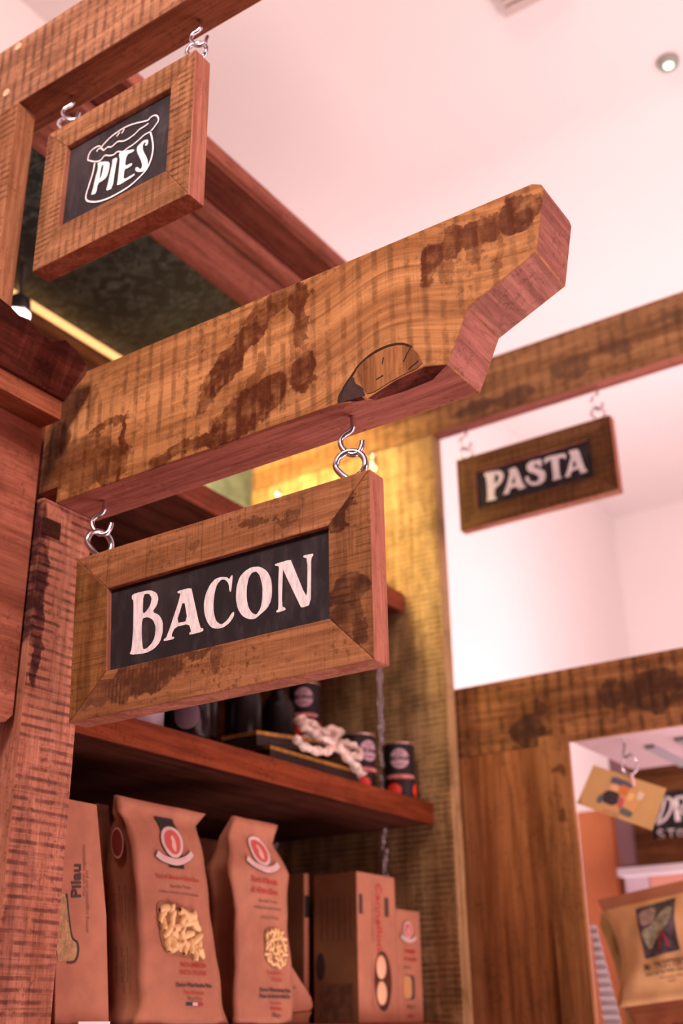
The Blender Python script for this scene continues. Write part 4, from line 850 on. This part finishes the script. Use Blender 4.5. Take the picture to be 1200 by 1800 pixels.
ribbon([(kx_ - .07, ky_ - .01, kz + .016), (kx_ - .05, ky_ + .03, kz + .040), (kx_ - .04, ky_ + .07, kz + .045), (kx_ - .06, ky_ + .05, kz + .020), (kx_ - .05, ky_, kz + .012)], .017, 'ribbon_loop')
bm = bmesh.new(); bmesh.ops.create_uvsphere(bm, u_segments=12, v_segments=8, radius=.009, matrix=Matrix.Translation(rel(pk, (kx_ + .002, ky_, kz)))); finish('ribbon_knot', bm, m_rib, pk, smoothf=True)

# ---------------------------------------------------------------- right-hand unit: lintel, boards, hanging things
m_lin = wood('lintel_wood', (.46, .20, .08), (.27, .10, .035), grain=0, saw_n=1, freq=36, saw=.6, patch=.55, seed=9.9, scratch=.25, stain_col=(.05, .02, .012),
             stain=[((-.24, -.02, .035), (.045, 9, .035), (0, 0, 0), .95), ((-.21, -.02, .075), (.014, 9, .03), (0, 0, 0), .9), ((-.05, -.02, .085), (.03, 9, .03), (0, 0, 0), .8), ((.04, -.02, .075), (.07, 9, .045), (0, 0, 0), .85), ((.16, -.02, .06), (.06, 9, .05), (0, 0, 0), .6)])
un = empty('opening_frame', -.86, 2.25, -1.3, 'oak frame round the lower opening at right, dark stained lintel on upright boards', 'frame')
def upart(name, x0, x1, y0, y1, z0, z1, mt, bev=.002):
    bm = bmesh.new(); add_prism(bm, [(x0, y0), (x1, y0), (x1, y1), (x0, y1)], 2, z0, z1)
    c = V((x0 + x1) / 2, (y0 + y1) / 2, (z0 + z1) / 2 if name != 'lintel' else z0); o = finish(name, bm, mt, None, bev, origin=c); o.location = c - un.location; o.parent = un; return o
upart('lintel', -1.21, -.30, 2.200, 2.2115, .533, .686, m_lin)
upart('upright_board', -1.26, -.915, 2.2000, 2.2110, -1.3, .5325, wood('upright_board', (.50, .20, .075), (.28, .09, .03), grain=2, patch=.25, seed=3.5, gscale=.55))
upart('post', -.972, -.906, 2.189, 2.1995, -1.3, .549, wood('opening_post', (.46, .20, .075), (.28, .105, .035), grain=2, patch=.3, seed=8.5, gscale=.8, stain=[((.01, -.03, .85), (.012, 9, .012), (0, 0, 0), .7), ((.01, -.03, .76), (.010, 9, .010), (0, 0, 0), .6)]))
m_pinkp = plain('pale_panel', (.62, .42, .38), .6, var=.06)
upart('soffit_panel', -.905, -.30, 2.2120, 2.56, .5335, .545, plain('soffit_paint', (.42, .29, .31), .5, var=.06, scale=6), 0)
gy = plain('grey_trim', (.25, .22, .25), .5)
upart('soffit_trim', -.795, -.775, 2.33, 2.55, .524, .533, gy, 0); upart('soffit_trim', -.722, -.700, 2.30, 2.55, .524, .533, gy, 0)

# dry store sign behind the opening
ds = empty('hanging_sign', -.85, 2.82, .352, 'DRY STORE sign, blackboard in dark brown frame behind the hanging card', 'sign')
m_dsf = wood('dry_sign_frame', (.20, .075, .03), (.12, .04, .015), grain=0, patch=.2, seed=2.2)
X0, X1, Z0, Z1 = -1.005, -.70, .353, .5235 + .062
for q in ([(X0, Z0), (X1, Z0), (X1 - .05, .412), (-.962, .412)], [(X1, Z0), (X1, Z1), (X1 - .05, .522), (X1 - .05, .412)], [(X1, Z1), (X0, Z1), (-.962, .522), (X1 - .05, .522)], [(X0, Z1), (X0, Z0), (-.962, .412), (-.962, .522)]):
    prism('frame_rail', q, 1, 2.791, 2.812, m_dsf, ds, .001)
box('chalkboard', -.966, X1 - .046, 2.799, 2.806, .408, .526, m_board, ds)
dw = (.006, .006, .013, .006, .005, .0038, .0038, .0038, .0038, .0038)
more = [[(-.832, .512), (-.809, .480)], [(-.786, .514), (-.809, .480), (-.809, .446)], [(-.860, .4255), (-.860, .437)], ]
dry_m = lambda u, v: (u, 2.7985, v)
decal('lettering', [stroke_poly(p, dw[min(i, 9)]) for i, p in enumerate(DRY[:5])] + [stroke_poly(p, .009) for p in more[:2]], dry_m, m_chalk, ds, 'pinkish chalk capitals reading DRY')
decal('lettering', [stroke_poly(p, .0038) for p in DRY[5:]] + [text2d('RE', .017, -.838, .4330, .0003)], dry_m, m_chalk, ds, 'smaller chalk capitals reading STORE')

# things in the room behind the opening
orange = plain('orange_panel', (.82, .28, .12), .6, var=.08, scale=8)
bk = tag(box('orange_cupboard', -1.195, -1.102, 2.90, 3.05, -1.3, .515, orange, None, .003), 'orange upright cupboard side behind the opening, left of the pale wall', 'cupboard')
pk2 = tag(box('pale_pillar', -1.100, -1.040, 2.93, 3.05, .295, .62, m_pinkp, None, .003), 'pale pink panel between the orange cupboard and the grey pillar', 'panel')
gp = tag(box('grey_pillar', -1.053, -1.006, 2.795, 2.90, .352, .62, plain('mauve_paint', (.24, .13, .15), .6), None, .002), 'mauve-grey upright just left of the DRY STORE sign', 'pillar')
sh = tag(box('white_shelf', -1.06, -.45, 2.79, 3.02, .332, .3515, plain('white_shelf', (.80, .74, .84), .5), None, .002), 'white shelf running under the DRY STORE sign', 'shelf')
tag(box('salmon_cupboard', -1.000, -.45, 2.84, 3.02, -1.3, .3315, plain('salmon_paint', (.80, .38, .28), .6, var=.05), None, .003), 'salmon pink cupboard front below the white shelf', 'cupboard')
wn = struct(box('window_1', -1.30, -.98, 3.25, 3.27, .05, .42, plain('daylight_pane', (.8, .9, 1), .3, emit=(.55, .80, 1.0), strength=1.3), None))
tag(box('lilac_cupboard', -1.062, -1.002, 2.84, 3.02, -1.3, .3315, plain('lilac_paint', (.72, .58, .66), .6), None, .002), 'pale lilac strip of cupboard under the white shelf, beside the bright window', 'cupboard')

# card hanging from a hook
cd = empty('picture_card', -.815, 2.262, .44, 'yellow card with a small picture, hanging crooked from a hook on the lintel', 'card')
m_card = plain('yellow_card', (.60, .35, .14), .7, var=.04)
quad = [(-.884, .492), (-.739, .427), (-.778, .350), (-.929, .419)]
prism('card', [(p[0], p[1]) for p in quad], 1, 2.2600, 2.2612, m_card, cd)
def bil(u, v):     # u along the long edge, v down
    a = [quad[0][i] * (1 - u) + quad[1][i] * u for i in (0, 1)]; b = [quad[3][i] * (1 - u) + quad[2][i] * u for i in (0, 1)]
    return (a[0] * (1 - v) + b[0] * v, 2.2594, a[1] * (1 - v) + b[1] * v)
pics = [('picture_ground', [(.30, .12), (.74, .12), (.78, .50), (.70, .86), (.30, .86)], (.66, .34, .14)), ('picture_sky', [(.30, .10), (.58, .14), (.60, .26), (.30, .30)], (.10, .09, .16)),
        ('picture_shape', [(.33, .28), (.43, .26), (.43, .48), (.33, .46)], (.80, .42, .22)), ('picture_shape', [(.45, .22), (.57, .24), (.56, .48), (.44, .46)], (.62, .17, .05)),
        ('picture_shape', [(.32, .44), (.47, .44), (.50, .66), (.44, .78), (.30, .76), (.26, .60)], (.035, .02, .03)), ('picture_shape', [(.47, .52), (.55, .50), (.57, .74), (.51, .80)], (.52, .09, .10)),
        ('picture_shape', [(.24, .60), (.30, .66), (.29, .82), (.22, .80)], (.10, .11, .14)), ('picture_shape', [(.56, .72), (.72, .76), (.70, .90), (.54, .88)], (.11, .12, .13)), ('picture_shape', [(.58, .36), (.66, .34), (.66, .52), (.58, .54)], (.85, .48, .20)),
        ('picture_shape', [(.68, .24), (.78, .26), (.77, .44), (.69, .46)], (.72, .55, .42))]
for i, (nm, pl, c) in enumerate(pics):
    decal(nm, [fill2d([pl])], lambda u, v, i=i: (bil(u, v)[0], 2.2594 - i * .00012, bil(u, v)[2]), plain('print_%d' % i, c, .7), cd)
decal('caption', [text2d('greetings', .06, .47, -.93, 0)], lambda u, v: (bil(u, -v)[0], 2.2580, bil(u, -v)[2]), ink_br, cd)
tube('ring_clip', [(-.806 + .0165 * math.cos(t), 2.2565, .482 + .019 * math.sin(t)) for t in [i * math.pi / 4 for i in range(8)]], .0022, m_zinc, cd, 8, True)
tube('clip_stem', [(-.8045, 2.2565, .463), (-.803, 2.2555, .452), (-.802, 2.2558, .438)], .0030, plain('clip_plastic', (.72, .50, .50), .4), cd)
lh = tag(tube('ceiling_hook', [(-.812, 2.247, .535), (-.812, 2.256, .528), (-.813, 2.2565, .516), (-.817, 2.2565, .506), (-.814, 2.2565, .497), (-.806, 2.2560, .4985), (-.800, 2.2560, .505)], .0022, plain('dark_steel', (.28, .24, .26), .35, .9)),
         'short dark twisted hook above the hanging card', 'hook')

# snack bags
m_photo = plain('bag_photo', (.06, .035, .045), .6, var=.9, scale=38)
def snack_bag(label, quad_, y, photo=True, seed=1, mat=kraft3, t=.022):
    """pillow bag facing -Y; quad_: top-left, top-right, bottom-right, bottom-left as (x, z)"""
    zc = min(q[1] for q in quad_); xc = sum(q[0] for q in quad_) / 4
    o = empty('snack_bag', xc, y, zc, label, 'snack bag', None); rnd = random.Random(seed); bm = bmesh.new(); n = 16
    def pos(u, v):
        a = [quad_[0][i] * (1 - u) + quad_[1][i] * u for i in (0, 1)]; b = [quad_[3][i] * (1 - u) + quad_[2][i] * u for i in (0, 1)]
        pinch = .030 * math.sin(math.pi * v) ** 1.2 * (1 - 2 * u) * (1 if abs(1 - 2 * u) > 0 else 0)
        return a[0] * (1 - v) + b[0] * v + pinch * .9, a[1] * (1 - v) + b[1] * v
    def dep(u, v):
        e = min(1, max(0, (v - .09) / .25)) * min(1, max(0, (.93 - v) / .25)); e = e * e * (3 - 2 * e)
        return t * e * math.sin(math.pi * min(1, max(0, u))) ** .6 + .0016 * math.sin(u * 21 + v * 9 + seed) * (.3 + e) + .0012
    g = {}
    for s_ in (1, -1):
        for i in range(n + 1):
            for j in range(n + 1):
                u, v = i / n, j / n; x, z = pos(u, v)
                g[s_, i, j] = bm.verts.new(rel(o, (x, y - s_ * dep(u, v) * (1 if 0 < i < n else .12), z)))
        for i in range(n):
            for j in range(n): bm.faces.new((g[s_, i, j], g[s_, i + 1, j], g[s_, i + 1, j + 1], g[s_, i, j + 1]))
    for i in range(n):
        for j in (0, n): bm.faces.new((g[1, i, j], g[1, i + 1, j], g[-1, i + 1, j], g[-1, i, j])); bm.faces.new((g[1, j, i], g[1, j, i + 1], g[-1, j, i + 1], g[-1, j, i]))
    finish('bag_body', bm, mat, o, smoothf=True)
    mp = lambda d: (lambda u, v: (pos(u, -v)[0], y - dep(u, -v) - d, pos(u, -v)[1]))
    decal('top_seal', [fill2d([[(0.0, -.0), (1, -.0), (1, -.105), (0, -.105)]], False)], mp(.0010), plain('seal_brown', (.36, .13, .06), .7), o, 'darker folded top', cut=.06)
    if photo:
        decal('photo', [fill2d([[(.33, -.16), (.75, -.14), (.79, -.60), (.36, -.62)]], False)], mp(.0014), m_photo, o, 'dark countryside photo', cut=.06)
        decal('photo_hill', [fill2d([[(.36, -.38), (.50, -.34), (.66, -.20), (.74, -.22), (.72, -.34), (.55, -.46), (.44, -.56), (.40, -.50)]])], mp(.0024), plain('photo_green', (.26, .22, .15), .7, var=.4, scale=70), o, cut=.06)
        decal('photo_sky', [fill2d([[(.36, -.20), (.55, -.18), (.54, -.32), (.38, -.34)]])], mp(.0024), plain('photo_sky', (.30, .19, .17), .7, var=.3, scale=70), o, cut=.06)
        decal('photo_red', [stroke_poly([(.56, -.56), (.61, -.42), (.68, -.56)], .03)], mp(.0030), plain('photo_red', (.25, .02, .03), .7), o)
    T_ = lambda s, sz, x, z, b=.002, al='LEFT': text2d(s, sz, x, z, b, 0, al, sx=.88)
    ti = .67 if photo else .22
    decal('printed_text', [T_("Mr. TROTTER'S", .085, .33, -ti - .03, .0012)], mp(.0018), ink_dk, o, "brown lettering reading Mr. TROTTER'S")
    decal('printed_text', [T_('GREAT BRITISH PORK CRACKLING', .040, .33, -ti - .09, .0004)], mp(.0018), ink_dk, o, 'smaller line of brown lettering')
    decal('small_print', [T_('hand cooked in Britain', .034, .48, -ti - .135, 0), T_('original', .034, .55, -ti - .165, 0)], mp(.0014), ink_br, o)
    return o
snack_bag('brown paper snack bag with dark photo, upper of the two at the right edge', [(-.921, .232), (-.700, .262), (-.700, .052), (-.903, .032)], 2.30, True, 3)
snack_bag("lower snack bag of the two, only its lettering showing at the bottom right corner", [(-.905, .042), (-.700, .062), (-.700, -.16), (-.900, -.18)], 2.345, False, 5, plain('red_kraft', (.50, .20, .10), .8, var=.1))
tag(box('clip_strip', -.712, -.694, 2.318, 2.3195, -.19, .534, plain('clip_strip_plastic', (.75, .70, .74), .25), None), 'narrow pale plastic clip strip holding the snack bags by their right-hand corners', 'clip strip')
hb = empty('snack_bag', -.95, 2.42, .0, 'crumpled olive-brown bag hanging behind the upper snack bag, left of it', 'snack bag')
bm = bmesh.new(); rows = []
for j, (xl, xr, z) in enumerate([(-.958, -.93, .215), (-.955, -.92, .19), (-.948, -.89, .165), (-.942, -.87, .12), (-.935, -.86, .07), (-.925, -.85, .0), (-.915, -.85, -.08)]):
    rows.append([bm.verts.new(rel(hb, (xl + (xr - xl) * i / 5, 2.40 - .012 * math.sin(i * 1.9 + j * 1.3), z))) for i in range(6)])
for a, b in zip(rows, rows[1:]):
    for i in range(5): bm.faces.new((a[i], a[i + 1], b[i + 1], b[i]))
cr = finish('bag_body', bm, plain('olive_paper', (.36, .22, .07), .8, var=.3, scale=30), hb, smoothf=True); cr.modifiers.new('t', 'SOLIDIFY').thickness = .004
pp_ = bmesh.new(); rows = []
for j in range(34):
    z = .19 - j * .0085; xl = -.970 + .0004 * j; xr = xl + .012 + .0011 * j
    rows.append([pp_.verts.new(V(x, 2.37 + (.004 if j % 2 else -.002), z)) for x in (xl, (xl + xr) / 2, xr)])
for a, b in zip(rows, rows[1:]):
    for i in range(2): pp_.faces.new((a[i], a[i + 1], b[i + 1], b[i]))
cpp = V(-.95, 2.37, -.1)
pw = finish('pleated_paper', pp_, plain('white_tissue', (.80, .76, .86), .7), origin=cpp); pw.modifiers.new('t', 'SOLIDIFY').thickness = .002
tag(pw, 'strip of white pleated paper just right of the opening post, beside the snack bags', 'paper strip')
for o in list(COL.objects):
    if o.type == 'MESH' and o.parent is None and 'label' not in o and 'kind' not in o: print('UNTAGGED', o.name)
